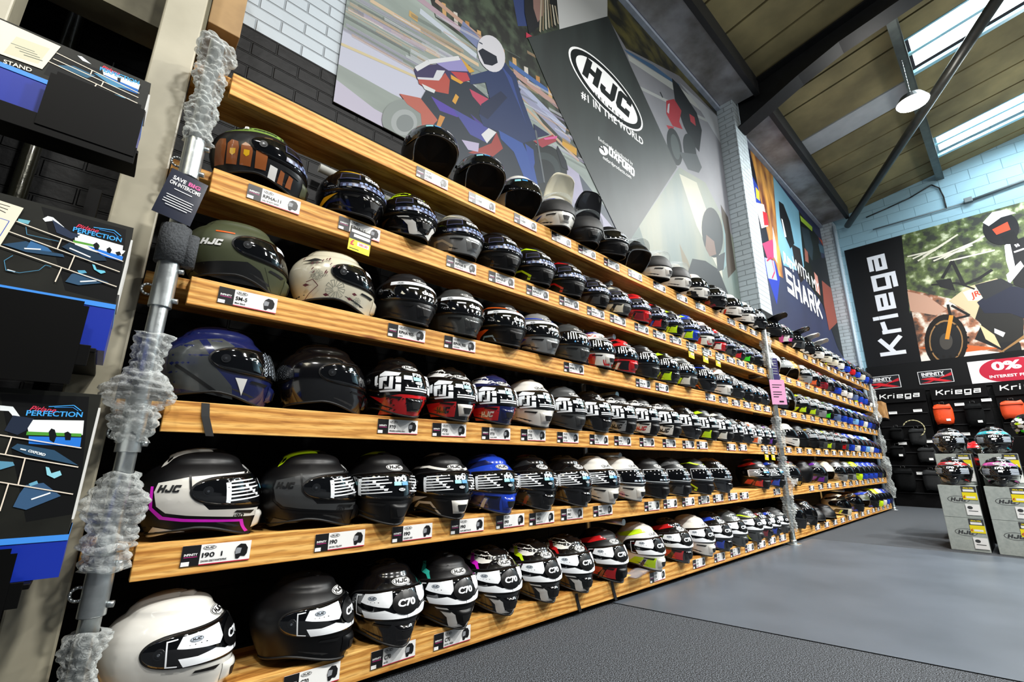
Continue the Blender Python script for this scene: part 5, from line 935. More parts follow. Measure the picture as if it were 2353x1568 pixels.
B.T('#1 IN THE WORLD', '#f2f4f4', (1343, 222), (1470, 322), 1.12, bold=.022, spacing=1.06); B.T('Exclusively distributed by', '#e6e8e8', (1374, 318), (1453, 377), 1.0, bold=.0); us, vs = B.uv(1398, 346); ue, ve = B.uv(1457, 399); B.items.block('OXFORD', (us + ue) / 2, (vs + ve) / 2, .105, B.m('#f2f4f4'), math.hypot(ue - us, ve - vs), math.atan2(ve - vs, ue - us), .24); B.E('#f2f4f4', 1386, 347, 12, 9, .9); B.L('#171d1f', .02, (1376, 338), (1386, 346)); B.L('#171d1f', .02, (1382, 334), (1388, 352)); B.T('oxfordproducts.com', '#e6e8e8', (1384, 361), (1449, 408), 1.0, bold=.01)
B.build('helmet_banner', B.rect, streak, 'huge wall banner with a speeding white-helmeted rider and black logo panel')
# --- second banner on the back wall
B = Banner(1, .485); B.rect = (6.69, 11.6, 2.0, 6.06); drk = cloth('navy_print', '#101833', '#232c52', .8, (1, 1, .6)); flame = noisy('flame_print', '#5c1c10', '#e0a044', 2.2, .5, .35, .65, stretch=(2, 1, .6)); skyp = cloth('sky_blue_print', '#5b93b0', '#8cc0d2', .7, (1, 1, .5))
B.U(drk, [(6.69, 2.0), (11.6, 2.0), (11.6, 6.06), (6.69, 6.06)]); B.P(flame, (1724, 340), (1776, 400), (1790, 560), (1800, 640), (1740, 600)); B.P('#0d1020', (1724, 350), (1735, 395), (1750, 470), (1768, 560), (1775, 600), (1745, 600), (1728, 470)); B.P('#2a44b0', (1726, 400), (1742, 430), (1750, 480), (1730, 470)); B.P('#f0e9ea', (1735, 465), (1755, 470), (1765, 520), (1750, 525)); B.P('#c22030', (1752, 485), (1762, 490), (1766, 518), (1756, 518)); B.P('#f4d040', (1736, 430), (1744, 440), (1746, 462), (1738, 455)); B.P('#d43a68', (1752, 560), (1775, 550), (1782, 590), (1765, 600)); B.P('#e8ecf4', (1775, 520), (1783, 560), (1786, 605), (1778, 590)); B.P('#2438a0', (1750, 590), (1780, 600), (1792, 640), (1785, 700), (1765, 640)); B.P('#9fa8e0', (1757, 592), (1778, 600), (1786, 645), (1765, 640)); B.L('#b02848', .03, (1762, 600), (1772, 592), (1780, 625), (1774, 640))
B.P(skyp, (1776, 405), (1835, 485), (1845, 560), (1850, 610), (1838, 625), (1800, 610), (1788, 560)); B.P('#0d0e12', (1789, 462), (1800, 470), (1815, 510), (1825, 560), (1816, 572), (1802, 540), (1792, 500)); B.P('#e8eef0', (1795, 502), (1798, 505), (1807, 545), (1803, 545)); B.P('#201818', (1818, 560), (1838, 572), (1850, 640), (1840, 650), (1825, 600)); B.P('#0f130c', (1835, 485), (1880, 545), (1895, 640), (1890, 700), (1850, 640)); B.P('#9fc23a', (1838, 495), (1866, 522), (1866, 532), (1840, 508)); B.P('#27333a', (1840, 520), (1858, 528), (1868, 570), (1866, 600), (1850, 570)); B.P('#8f5648', (1848, 570), (1856, 580), (1858, 605), (1850, 600)); B.P('#3c5a6a', (1880, 560), (1894, 568), (1898, 585), (1884, 580)); B.P('#b0452c', (1880, 545), (1898, 562), (1905, 590), (1888, 560)); B.P('#0c0e12', (1860, 600), (1905, 590), (1930, 700), (1950, 840), (1925, 800), (1890, 700)); B.P('#8a4436', (1888, 645), (1912, 665), (1925, 740), (1905, 760), (1893, 700)); B.P('#c88a7c', (1870, 625), (1878, 635), (1885, 680), (1876, 670))
B.T('JUST', '#f4f6f8', (1800, 588), (1823, 616), 1.2, bold=.05); B.T('WITH MY', '#f4f6f8', (1829, 610), (1876, 658), 1.3, bold=.01); us, vs = B.uv(1806, 642); ue, ve = B.uv(1886, 712); B.items.block('SHARK', (us + ue) / 2, (vs + ve) / 2, .46, B.m('#f4f6f8'), math.hypot(ue - us, ve - vs), math.atan2(ve - vs, ue - us), .2); B.T('Ride Differently', '#8890b0', (1890, 800), (1906, 808), 1.)
B.build('shark_banner', B.rect, drk, 'dark blue wall banner with helmeted riders and white slogan, beyond the brick pier').name = 'wall_banner'
# --- end wall banner
B = Banner(0, XE - .02); B.rect = (-.18, 3.4, 2.78, 5.52)
rock = noisy('rocky_ground_print', '#2c1c12', '#d8cfc0', 5, .5, .38, .62, detail=10, mid='#8d5636'); bush = noisy('scrub_print', '#10180a', '#c9cfae', 6, .5, .4, .72, detail=11, mid='#4c5c26')
B.U('#0c0d10', [(-.18, 2.78), (3.4, 2.78), (3.4, 5.52), (-.18, 5.52)]); B.P(bush, (2058, 400), (2460, 400), (2460, 760), (2090, 720)); B.P(rock, (2085, 665), (2200, 690), (2300, 720), (2460, 740), (2460, 900), (2120, 846)); B.P('#b08a76', (2085, 670), (2130, 680), (2175, 712), (2150, 725), (2092, 715))
for k in range(9): B.L('#c9c4b4', .03, (2085 + 12 * k, 590 + 5 * (k % 3)), (2150 + 17 * k, 575 - 12 * (k % 4)))
B.P('#d9d0c8', (2115, 820), (2200, 800), (2353, 815), (2353, 830), (2120, 846)); B.P('#b85a2c', (2110, 800), (2180, 790), (2300, 800), (2200, 812))
for c, r_ in (('#14110f', .33), ('#8c6a44', .26), ('#17181a', .24), ('#3f3c38', .1)): B.E(c, 2174, 785, r_ * 150, r_ * 190)
for k in range(20): t = k * math.pi / 10; u, v = B.uv(2174, 780); B.U('#14110f', [(u + .285 * math.cos(t + d) * (1.12 if e else 1), v - .02 + .31 * math.sin(t + d) * (1.12 if e else 1)) for d, e in ((-.07, 0), (-.05, 1), (.05, 1), (.07, 0))])
B.P('#191a1c', (2240, 780), (2262, 730), (2300, 740), (2345, 790), (2353, 830), (2290, 800)); B.P('#20201f', (2200, 700), (2240, 690), (2350, 690), (2353, 780), (2290, 790), (2250, 740)); B.P('#b8a888', (2180, 692), (2222, 660), (2290, 640), (2310, 650), (2255, 690), (2240, 735), (2215, 712)); B.P('#d2c8b0', (2212, 672), (2280, 645), (2300, 655), (2262, 690), (2225, 692)); B.T('JR', '#c23a2c', (2228, 682), (2250, 672), 1., shear=.3); B.L('#101112', .04, (2178, 700), (2186, 735), (2228, 725), (2186, 702)); B.L('#c8822c', .06, (2186, 725), (2176, 780)); B.L('#1a1b1d', .05, (2165, 640), (2188, 600), (2215, 655), (2250, 640), (2280, 620)); B.L('#1a1b1d', .03, (2140, 655), (2200, 650), (2240, 665)); B.P('#1b1c1e', (2150, 645), (2185, 640), (2195, 668), (2160, 660)); B.P('#b89458', (2310, 695), (2353, 700), (2353, 730), (2325, 722)); B.P('#c9b088', (2250, 745), (2285, 770), (2300, 800), (2265, 780)); B.P('#8a6840', (2290, 815), (2353, 770), (2353, 778), (2300, 812)); B.P('#d8dadc', (2285, 755), (2310, 765), (2305, 775), (2285, 765))
B.P('#1c2030', (2245, 695), (2300, 655), (2340, 660), (2460, 690), (2460, 770), (2320, 720), (2262, 720)); B.P('#15161a', (2308, 560), (2353, 545), (2460, 540), (2460, 700), (2330, 655), (2322, 620)); B.P('#e4e8ea', (2308, 565), (2320, 555), (2332, 610), (2322, 632), (2312, 600)); B.P('#dfe3e6', (2312, 632), (2345, 600), (2353, 612), (2318, 655)); B.T('H', '#f2f2f2', (2332, 566), (2342, 562), 1., bold=.08); B.L('#e8eaea', .03, (2330, 580), (2353, 572)); B.P('#24262a', (2240, 655), (2300, 640), (2330, 655), (2262, 690)); B.E('#15161a', 2300, 525, 42, 38); B.P('#e0e4e8', (2258, 512), (2280, 488), (2310, 482), (2335, 490), (2300, 500), (2272, 520)); B.P('#d2452c', (2280, 528), (2315, 510), (2322, 528), (2290, 540)); B.P('#101114', (2300, 545), (2330, 530), (2345, 560), (2310, 562))
u, v = B.uv(2028, 705); (ua, va), (ub, vb) = B.uv(2045, 815), B.uv(2012, 590); hh = .36
B.items.block('Kriega', (ua + ub) / 2, (va + vb) / 2 + .0, .42, B.m('#d4d7de'), abs(vb - va) * 1.02, math.pi / 2, .19)
B.build('wall_banner', B.rect, '#0c0d10', 'end wall banner with an off-road motorcyclist crossing rocks beside vertical white lettering')
def endsign(u0, u1, v0, v1, mk, label, name='shop_sign', cat='sign'):
    b = Banner(0, XE - .05); mk(b, (u0 + u1) / 2, (v0 + v1) / 2, u1 - u0, v1 - v0); return b.build(name, (u0, u1, v0, v1), '#e8e8ea', label, cat, thick=.02)
tag(obj('wall_panel', BX(XE - .04, XE - .001, -3.4, .2, 2.2, 2.775), mat('black_board', '#0a0b0d', .5, spec=.15)), 'black board strip under the end wall banner carrying the red signs', 'panel')
def infin(b, cu, cv, w, h):
    b.items.poly([(cu + sx * w / 2 * .97, cv + sy * h / 2 * .94) for sx, sy in ((-1, -1), (1, -1), (1, 1), (-1, 1))], b.m('#1b1c20')); b.items.poly([(cu - w * .45, cv - h * .42), (cu - w * .2, cv - h * .42), (cu + w * .47, cv + h * .25), (cu + w * .47, cv + h * .02)], b.m('#b5202c')); b.items.poly([(cu - w * .45, cv - h * .1), (cu - w * .1, cv - h * .02), (cu + w * .45, cv - h * .42), (cu + w * .25, cv - h * .44)], b.m('#c4242e'))
    b.items.text('INFINITY', cu - w * .06, cv + h * .26, h * .24, b.m('#f0f0f2'), bold=.03, w=w * .66); b.items.text('MOTORCYCLES', cu - w * .06, cv + h * .06, h * .1, b.m('#d8d8dc'), bold=.02, w=w * .64)
endsign(-.24, .315, 2.30, 2.56, infin, 'framed red and black shop sign nearest the helmet rack, end wall'); endsign(.60, 1.10, 2.32, 2.57, infin, 'framed red and black shop sign left of the zero percent sign')
def zero(b, cu, cv, w, h):
    b.items.poly(ellipse(w * .27, h * .52, 36, cu - w * .14, cv + h * 0) if False else [(x, max(cv - h / 2, min(cv + h / 2, y))) for x, y in ellipse(w * .27, h * .56, 36, cu - w * .14, cv)], b.m('#a81c34')); b.items.text('0%', cu - w * .16, cv + h * .2, h * .36, b.m('#f4f0f0'), bold=.05, w=w * .26); b.items.text('INTEREST FREE', cu - w * .14, cv - h * .26, h * .12, b.m('#f4f0f0'), bold=.02, w=w * .38); b.items.poly([(cu + w * .16, cv - h / 2), (cu + w / 2, cv - h / 2), (cu + w / 2, cv + h / 2), (cu + w * .13, cv + h / 2)], b.m('#d8a8d0'))
    for k, t in enumerate(('SLICE IT', 'PAY IN 30', 'PAY IN 3')): b.items.text(t, cu + w * .3, cv + h * (.32 - .16 * k), h * .11, b.m('#3c2440'), bold=.02, w=w * .24)
endsign(1.33, 2.75, 2.25, 2.66, zero, 'zero percent interest free sign with dark red circle and pink side')
# --- luggage display racks on the end wall
RK = mat('rack_black', '#050506', .7, noise=.4, nscale=5, spec=.12)
def rack(y0, y1, label, seed):
    e = empty('display_rack', (XE - .3, (y0 + y1) / 2, 0)); tag(e, label, 'display rack', 'black luggage display racks'); w = abs(y1 - y0)
    obj('back_panel', BX(.12, .28, -w / 2, w / 2, 0, 2.2), RK, e)
    bm = bmesh.new(); box(bm, .08, .12, -w / 2, w / 2, 1.98, 2.22)
    pr = Print(); pr.block('Kriega', 0, 2.115, .105, 1, w * .8, 0, .16, .12); lay(bm, pr, lambda u, v, o: Vector((.08 - o, -u, v)), None, .001); obj('header', bm, [RK, PW], e)
    bm = bmesh.new()
    for k in range(7): z = .25 + .25 * k; box(bm, .09, .12, -w / 2 + .02, w / 2 - .02, z, z + .012)
    obj('hanging_rails', bm, mat('rack_rail', '#1b1c1f', .4), e)
    return e
rack(.12, -.66, 'black display rack nearest the helmet shelves with dark bags', 1); rack(-.74, -1.50, 'black display rack with the orange bag', 2); rack(-1.58, -2.4, 'black display rack behind the green helmet', 3)
def bag(y, z, w, h, col, label, star=0, d=.14):
    e = empty('luggage_bag', (XE - .26, y, z)); tag(e, label, 'bag', 'bags hanging on the display racks')
    bm = bmesh.new(); box(bm, -d / 2, d / 2, -w / 2, w / 2, -h / 2, h / 2); bmesh.ops.subdivide_edges(bm, edges=bm.edges[:], cuts=3, use_grid_fill=True)
    for v in bm.verts:
        x, y_, z_ = v.co; k = (1 - (2 * y_ / w) ** 2 * .25) * (1 - (2 * z_ / h) ** 2 * .2); v.co.x = x * k; v.co.y *= (1 - .15 * abs(2 * z_ / h) ** 3 - .05 * (z_ > h * .4)); v.co.z += .01 * math.sin(y_ * 30)
    for f in bm.faces: f.smooth = True
    obj('bag_body', bm, col, e); bm = bmesh.new(); box(bm, -d / 2 - .012, -d / 2 + .02, -w * .46, w * .46, h * .28, h * .4, bev=.006); obj('roll_top', bm, col, e)
    bm = bmesh.new(); tube(bm, [Vector((0, -.03, h / 2 - .01)), Vector((0, -.03, h / 2 + .05)), Vector((0, .03, h / 2 + .05)), Vector((0, .03, h / 2 - .01))], .006); obj('hanging_loop', bm, RUB, e)
    if star: bm = bmesh.new(); lay(bm, Print().poly([(-.03, -.02), (.03, -.02), (.03, .02), (-.03, .02)], 0), lambda u, v, o: Vector((-d / 2 - .004 - o, -u - w * .2, v - h * .3)), None); obj('swing_tag', bm, PW, e)
    return e
OB = mat('orange_fabric', '#e2460f', .55, noise=.15, nscale=30); KB = mat('black_fabric', '#08090a', .8, noise=.3, nscale=40, spec=.12); BB = mat('dark_grey_fabric', '#0f1113', .8, noise=.3, nscale=30)
bag(-.86, 1.70, .27, .36, OB, 'bright orange roll-top bag on the middle display rack', 1); bag(-1.27, 1.66, .25, .40, KB, 'black backpack with white label right of the orange bag', 1); bag(-1.75, 1.72, .3, .3, mat('orange_dot_fabric', '#d8481c', .55), 'orange and black bag at the right edge of the racks')
for k, (y, z, w, h, lb) in enumerate([(-.12, 1.36, .2, .24, 'dark bag second from top on the near rack'), (-.42, 1.3, .24, .3, 'dark harness bag beside pale straps on the near rack'), (-.08, 1.02, .22, .22, 'dark pouch in the middle of the near rack'), (-.5, .96, .26, .26, 'dark pouch with a small white tag on the near rack'), (-.1, .5, .3, .4, 'large black bag low on the near rack'), (-.5, .5, .26, .36, 'second black bag low on the near rack'), (-.95, 1.2, .26, .24, 'black bag under the orange one'), (-1.3, 1.15, .24, .24, 'black bag under the black backpack')]): bag(y, z, w, h, (KB, BB)[k % 2], lb, k in (2, 3), .12)
bm = bmesh.new(); pts = [Vector((XE - .36, -.40 - .16 * math.sin(t), 1.45 + .16 * math.cos(t))) for t in np.linspace(-1.2, 2.6, 12)]; tube(bm, pts, .009); tag(obj('pale_strap', bm, mat('khaki_webbing', '#a9a27c', .7)), 'curved khaki strap hanging on the near display rack', 'strap')
for k, (y, z) in enumerate([(-.12, 1.78), (-.5, 1.80), (-1.1, 1.87), (-1.46, 1.92), (-.17, 1.18), (-.55, 1.21), (-1.08, 1.33), (-.35, .62), (-.6, .62)]):
    sheet('price_card', (XE - .23, y, z), (0, -1, 0), (0, 0, 1), Print().poly([(-.05, .008), (.05, .008), (.05, .018), (-.05, .018)], 1), [PW, PGy], 'small white price card on the display racks, %s' % ['top left of the near rack', 'top right of the near rack', 'top left of the middle rack', 'top right of the middle rack', 'mid left of the near rack', 'mid right of the near rack', 'mid height of the middle rack', 'low left of the near rack', 'low right of the near rack'][k], 'price card', 'price cards on the display racks', size=(.13, .05))
tag(obj('cardboard_box', BX(10.80, 11.24, -.12, .16, 1.62, 1.93, bev=.003), noisy('brown_cardboard', '#8a6338', '#b98a52', 8, .9)), 'brown cardboard box beside the farthest scaffold post', 'box')
tag(obj('box_shelf', BX(10.74, 11.3, -.14, .5, 1.59, 1.618), RK), 'black shelf carrying the brown cardboard box beside the far post', 'shelf')
for y in (-1.55, -.7): pass
# ---------------------------------------------------------------- helmet boxes and special-offer helmets
GREYB = noisy('grey_card_box', '#9aa29e', '#adb4af', 40, .6, .3, .7)
def offer_box(x, y0, y1, z0, z1, label, depth=.36):
    w = y1 - y0; h = z1 - z0; cy = (y0 + y1) / 2; cz = (z0 + z1) / 2; bm = bmesh.new(); box(bm, x, x + depth, y0, y1, z0 + .001, z1 - .001, bev=.003)
    bm2 = bmesh.new(); box(bm2, x + .02, x + depth - .0, y0 - .003, y0 - .001, z0 + .004, z1 - .004)  # near-black sheet: the shade on the carton's side put into colour
    e = empty('helmet_carton', (x + depth / 2, cy, z0)); tag(e, label, 'box', 'grey helmet cartons'); inv = Matrix.Translation(-e.location)
    pr = Print(); pr.oval(-.01, .02, .145, .062, 0, 1) if False else None
    pr.poly(ellipse(.078, .033, 36, -.005, .018), 1); pr.poly(ellipse(.073, .029, 36, -.005, .018), 0); pr.text('HJC', -.005, .018, .034, 1, bold=.08, shear=.35, w=.115)
    pr.poly([(.03, .02), (w / 2 - .004, .02), (w / 2 - .004, h / 2 - .004), (.03, h / 2 - .004)], 1); pr.text('SPECIAL OFFER', .080, h / 2 - .022, .012, 3, bold=.03, w=.07); pr.poly([(.04, h / 2 - .055), (.118, h / 2 - .055), (.118, h / 2 - .034), (.04, h / 2 - .034)], 2); pr.poly([(.03, .02), (w / 2 - .004, .02), (w / 2 - .004, h / 2 - .062), (.03, h / 2 - .062)], 3) if True else None
    pr.poly([(.055, .034), (.118, .034), (.118, .052), (.055, .052)], 2); pr.text('£', .042, .046, .02, 4, bold=.06); pr.poly([(.035, -.12), (w / 2 - .003, -.12), (w / 2 - .003, -.02), (.035, -.02)], 2); pr.poly(ellipse(.019, .015, 16, .064, -.052), 1); pr.poly([(.05, -.085), (.115, -.085), (.115, -.079), (.05, -.079)], 1)
    lay(bm, pr, lambda u, v, o: Vector((x - o, cy - u, cz + v)), None, .0005); bm.transform(inv); bm2.transform(inv)
    obj('carton', bm, [GREYB, mat('print_charcoal', '#3a3c3e', .5), PW, PYl, PRd], e); obj('shaded_side', bm2, mat('carton_side_shade', '#0f1012', .5), e); return e
for i, (a, b_) in enumerate([(-1.372, -1.10), (-1.70, -1.425), (-2.03, -1.755)]):
    col_ = ['left', 'middle', 'right'][i]
    for j, (z0, z1) in enumerate([(0, .30), (.30, .598)]): offer_box(6.34, a, b_, z0, z1, 'grey helmet carton with yellow offer label, %s of the %s floor stack' % (['bottom', 'second'][j], col_), .62)
    if i < 2: offer_box(6.66, a, b_ + .0, .598, .905, 'grey helmet carton behind the %s helmet, topmost of %s stack' % (['red crowned', 'purple crowned'][i], col_), .34)
OFF = [(6.50, -1.235, .598, 'K', 'R', 'black helmet with red crown standing on grey cartons', -90), (6.50, -1.56, .598, 'K', 'H', 'black helmet with purple pink crown standing on grey cartons', -90), (6.82, -1.235, .905, 'K', 'S', 'black helmet with silver crown on the tallest left carton', -90), (6.82, -1.56, .905, 'K', 'U', 'black helmet with turquoise crown on the tallest carton', -90)]
def P_brow(bm):
    p = Print(); p.poly([(-.19, .192), (0, .188), (.19, .192), (.17, .213), (.05, .222), (0, .232), (-.05, .222), (-.17, .213)], 1); lay(bm, p, fn_cyl, .014); p = Print(); p.poly([(-.05, .02), (.11, .06), (.12, .052), (-.04, .012)], 2); both(bm, p)
PATS['brow'] = P_brow
for x, y, z, b, a, d, yw in OFF: helmet((x, y, z), math.radians(yw + random.uniform(-6, 6)), C[b], C[a], C[a], 'brow', 'i70', label=d, group='special offer helmets')
tag(obj('display_plinth', BX(7.15, 7.8, -2.2, -1.05, 0, .78, bev=.005), RK), 'black plinth behind the stacked grey helmet cartons', 'plinth')
helmet((7.35, -1.40, .78), math.radians(-90), C['R'], C['W'], C['K'], 'stripes', 'none', label='red helmet with white stripes between the silver and turquoise crowned helmets', lg=False)
helmet((7.35, -1.98, .78), math.radians(-75), C['F'], C['W'], C['K'], 'racing', 'none', label='maroon and white helmet at the right edge below the green helmet', lg=False)
tag(obj('display_plinth', BX(8.0, 8.5, -2.3, -1.62, 0, 1.12, bev=.005), RK), 'tall black plinth carrying the green and black helmet', 'plinth')
helmet((8.2, -1.86, 1.12), math.radians(-15), C['K'], C['L'], C['Y'], 'racing', 'none', label='black helmet slashed with bright green at the right edge', lg=False)
# ---------------------------------------------------------------- hanging lamp
def lamp(loc, label):
    e = empty('high_bay_lamp', loc); tag(e, label, 'lamp'); zt = roof_z(loc[1])
    bm = bmesh.new(); bmesh.ops.create_cone(bm, cap_ends=True, segments=32, radius1=.19, radius2=.13, depth=.1); obj('housing', bm, DSTEEL, e, loc=(0, 0, .06)); bm = bmesh.new(); bmesh.ops.create_cone(bm, cap_ends=True, segments=32, radius1=.17, radius2=.18, depth=.02); obj('lens', bm, mat('lamp_lens', '#fffdf4', .3, emit=45), e, loc=(0, 0, -.0))
    bm = bmesh.new(); n = 14
    for k in range(n): z = .11 + (zt - loc[2] - .2) * k / n; cyl(bm, (0, 0, z), (0.004 * (k % 2), 0, z + (zt - loc[2] - .2) / n), .006, 6)
    obj('chain', bm, STEEL, e)
lamp((7.7, -1.60, 5.72), 'bright round high-bay lamp hanging on a chain below the roof strut')
for k, (x, y) in enumerate([(-1.2, -1.9), (1.6, -2.2), (4.6, -2.0)]): pass
# ---------------------------------------------------------------- left foreground: cream column, black pipe, stand cartons
CRM = noisy('cream_column_paint', '#a39d88', '#b7b19c', 5, .35, .3, .7)
tag(obj('cream_column', BX(-.103, .017, .1, .22, 0, 3.4, bev=.006), CRM), 'cream painted square column left of the helmet rack', 'column')
tag(obj('cream_column', BX(-.6, -.435, .1, .22, 0, 3.4, bev=.006), CRM), 'cream column at the upper left corner behind the stand cartons', 'column')
bm = bmesh.new(); cyl(bm, (-.36, .44, 0), (-.36, .44, 3.3), .024, 28); cyl(bm, (-.36, .44, 2.22), (-.36, .44, 2.25), .038, 28)
for z in (1.2, 2.235): box(bm, -.37, -.35, .44, .5, z - .01, z + .01)
tag(obj('soil_pipe', bm, mat('glossy_black_pipe', '#2a2a20', .28, .5, coat=.3, bump=.25, nscale=30)), 'glossy black iron pipe on the dark wall behind the stand cartons', 'pipe')
tag(obj('overhead_boarding', BX(-2.5, .03, .22, .36, 2.43, 3.6), noisy('grey_brown_board', '#4e4a3c', '#6e6a56', 6, .8)), 'grey brown boarding above the cream column', 'boarding')
tag(obj('overhead_crate', BX(.032, .15, .22, .49, 2.58, 3.1, bev=.004), noisy('tan_board', '#84694a', '#a98a60', 5, .8)), 'tan board box end above the topmost shelf beside the column', 'boarding')
BLU = mat('cobalt_card', '#0d2a9a', .4, coat=.2); LBL = mat('sky_card_edge', '#3f8ee8', .4); CBK = mat('printed_black_card', '#1a1b17', .5, noise=.25, nscale=20, spec=.25); TRAY = mat('black_tray_metal', '#040404', .5, spec=.12)
def stand_box(ztop, zpr, zbot, xr, label, art, yb=-.06):
    e = empty('stand_carton', (-.35, -.18, zbot)); tag(e, label, 'box', 'motorcycle stand cartons'); inv = Matrix.Translation(-e.location)
    B = Banner(1, -.3); B.rect = (-.66, xr - .0005, zpr, ztop); art(B); bm = bmesh.new(); bi = B.m(CBK); bl = B.m(BLU); ll = B.m(LBL); wi = B.m('#e8e8e4')
    box(bm, -.66, xr, -.3, yb, zpr, ztop, mi=bi); box(bm, -.66, xr + .002, -.302, yb + .002, zbot, zpr, mi=bl); box(bm, -.66, xr + .0025, -.3035, yb, zpr - .012, zpr, mi=ll); box(bm, xr, xr + .004, -.29, yb - .01, zpr + .03, ztop - .03, mi=wi)
    lay(bm, B.items, lambda u, v, o: Vector((u, -.3 - o, v)), None, .0001); bm.transform(inv); obj('carton', bm, B.mats, e); return e
def grid(B, q):
    for a, b in q: B.L('#e9dccb', .0022, a, b)
def art2(B):
    B.P('#8f8b78', (0, 442), (297, 522), (294, 530), (0, 452)) if False else None
    B.P('#0e0f10', (95, 475), (290, 528), (272, 700), (150, 668)); B.P('#f4fbfc', (172, 545), (288, 577), (283, 583), (278, 585), (275, 596), (172, 565)); B.P('#f6fcff', (178, 535), (283, 565), (279, 592), (268, 590), (180, 560)); B.P('#5a9a3c', (168, 552), (230, 565), (228, 570), (168, 557)); B.P('#2a78d8', (200, 565), (283, 590), (280, 600), (240, 590)); B.P('#101418', (214, 562), (222, 557), (228, 563), (226, 575), (218, 574)); B.P('#101418', (245, 572), (252, 568), (257, 575), (253, 583), (246, 580)); B.P('#101418', (265, 580), (275, 578), (279, 586), (270, 588))
    B.P('#e9eef0', (98, 503), (110, 497), (122, 500), (148, 523), (138, 520), (120, 508), (104, 510)); B.P('#28334a', (120, 505), (165, 535), (185, 540), (165, 550), (130, 535)); B.P('#6fb0c0', (43, 503), (70, 508), (65, 516), (40, 510))
    B.T('Pitlane', '#e0405c', (176, 519), (226, 531), 1.05, bold=.01, shear=.4); B.T('PERFECTION', '#46a8f0', (171, 527), (277, 552), 1.05, bold=.02); B.L('#46a8f0', .0018, (215, 523), (262, 530), (278, 543)); B.L('#3a86d0', .0014, (228, 528), (262, 536), (272, 546))
    for c, ps in (('#2c4a66', [(5, 562), (60, 555), (115, 580), (145, 585), (148, 592), (60, 580)]), ('#3a6a9a', [(72, 552), (110, 570), (120, 580), (60, 572)]), ('#1f3346', [(142, 568), (160, 558), (240, 590), (245, 600), (200, 600)]), ('#34526e', [(150, 648), (165, 630), (185, 628), (250, 650), (180, 656)]), ('#6fc4dc', [(212, 608), (218, 610), (222, 620), (240, 623), (243, 627), (232, 630), (216, 620)]), ('#57a0c0', [(178, 622), (195, 622), (200, 628), (182, 630)])): B.P(c, *ps)
    for a, b in (((56, 572), (94, 574)), ((160, 571), (208, 592)), ((184, 648), (222, 646)), ((17, 621), (35, 626))): B.L('#f0f8fc', .003, a, b)
    B.L('#4a86a8', .0012, (30, 588), (10, 600), (14, 622), (45, 628), (90, 622), (105, 610), (118, 614)); B.L('#4a86a8', .0012, (60, 523), (62, 540), (135, 556))
    grid(B, [((38, 510), (140, 548)), ((140, 548), (283, 602)), ((20, 533), (275, 626)), ((0, 566), (268, 660)), ((142, 549), (132, 573)), ((172, 588), (158, 621)), ((142, 616), (127, 649))])
    B.P(mat('ink_ivory', '#e6e0cc', .5), (-170, 408), (55, 480), (0, 568), (-230, 500)); B.L('#2a50b8', .0012, (0, 503), (22, 510), (0, 545))
    for k in range(3): B.L('#3a3a38', .0012, (0, 470 + 7 * k), (24 - 5 * k, 477 + 7 * k))
def art1(B):
    B.P('#0f1112', (130, 120), (325, 200), (300, 250), (100, 170)); B.P('#eef6f8', (235, 158), (322, 194), (318, 207), (238, 172)); B.P('#2a6ab8', (240, 172), (318, 206), (316, 216), (260, 196)); B.P('#101418', (270, 178), (278, 180), (276, 190), (270, 188)); B.P('#e4eaec', (178, 128), (188, 130), (210, 148), (190, 140)); B.T('Pitlane', '#d83c50', (234, 153), (275, 170), 1.05, shear=.4); B.T('PERFECTION', '#46a8e0', (232, 158), (318, 190), 1.05)
    for c, ps in (('#34607c', [(130, 150), (170, 152), (220, 175), (200, 180)]), ('#4c88ac', [(215, 168), (235, 172), (300, 205), (260, 200)]), ('#5a9cc0', [(240, 210), (300, 228), (250, 222)])): B.P(c, *ps)
    grid(B, [((130, 122), (320, 215)), ((122, 135), (318, 225)), ((112, 142), (316, 238)), ((212, 162), (208, 172)), ((238, 188), (232, 200)), ((222, 194), (214, 206))])
    B.P(mat('ink_ivory', '#e6e0cc', .5), (-120, -8), (140, 108), (97, 160), (-150, 70)); B.P('#d8d2b8', (38, 85), (115, 113), (88, 148), (8, 122))
    for k in range(4): B.L('#7c8478', .0016, (25 + 10 * k, 100 + 9 * k), (80 + 6 * k, 120 + 7 * k))
    B.T('STAND', '#e8e4d4', (10, 142), (72, 162), 1.05, bold=.02)
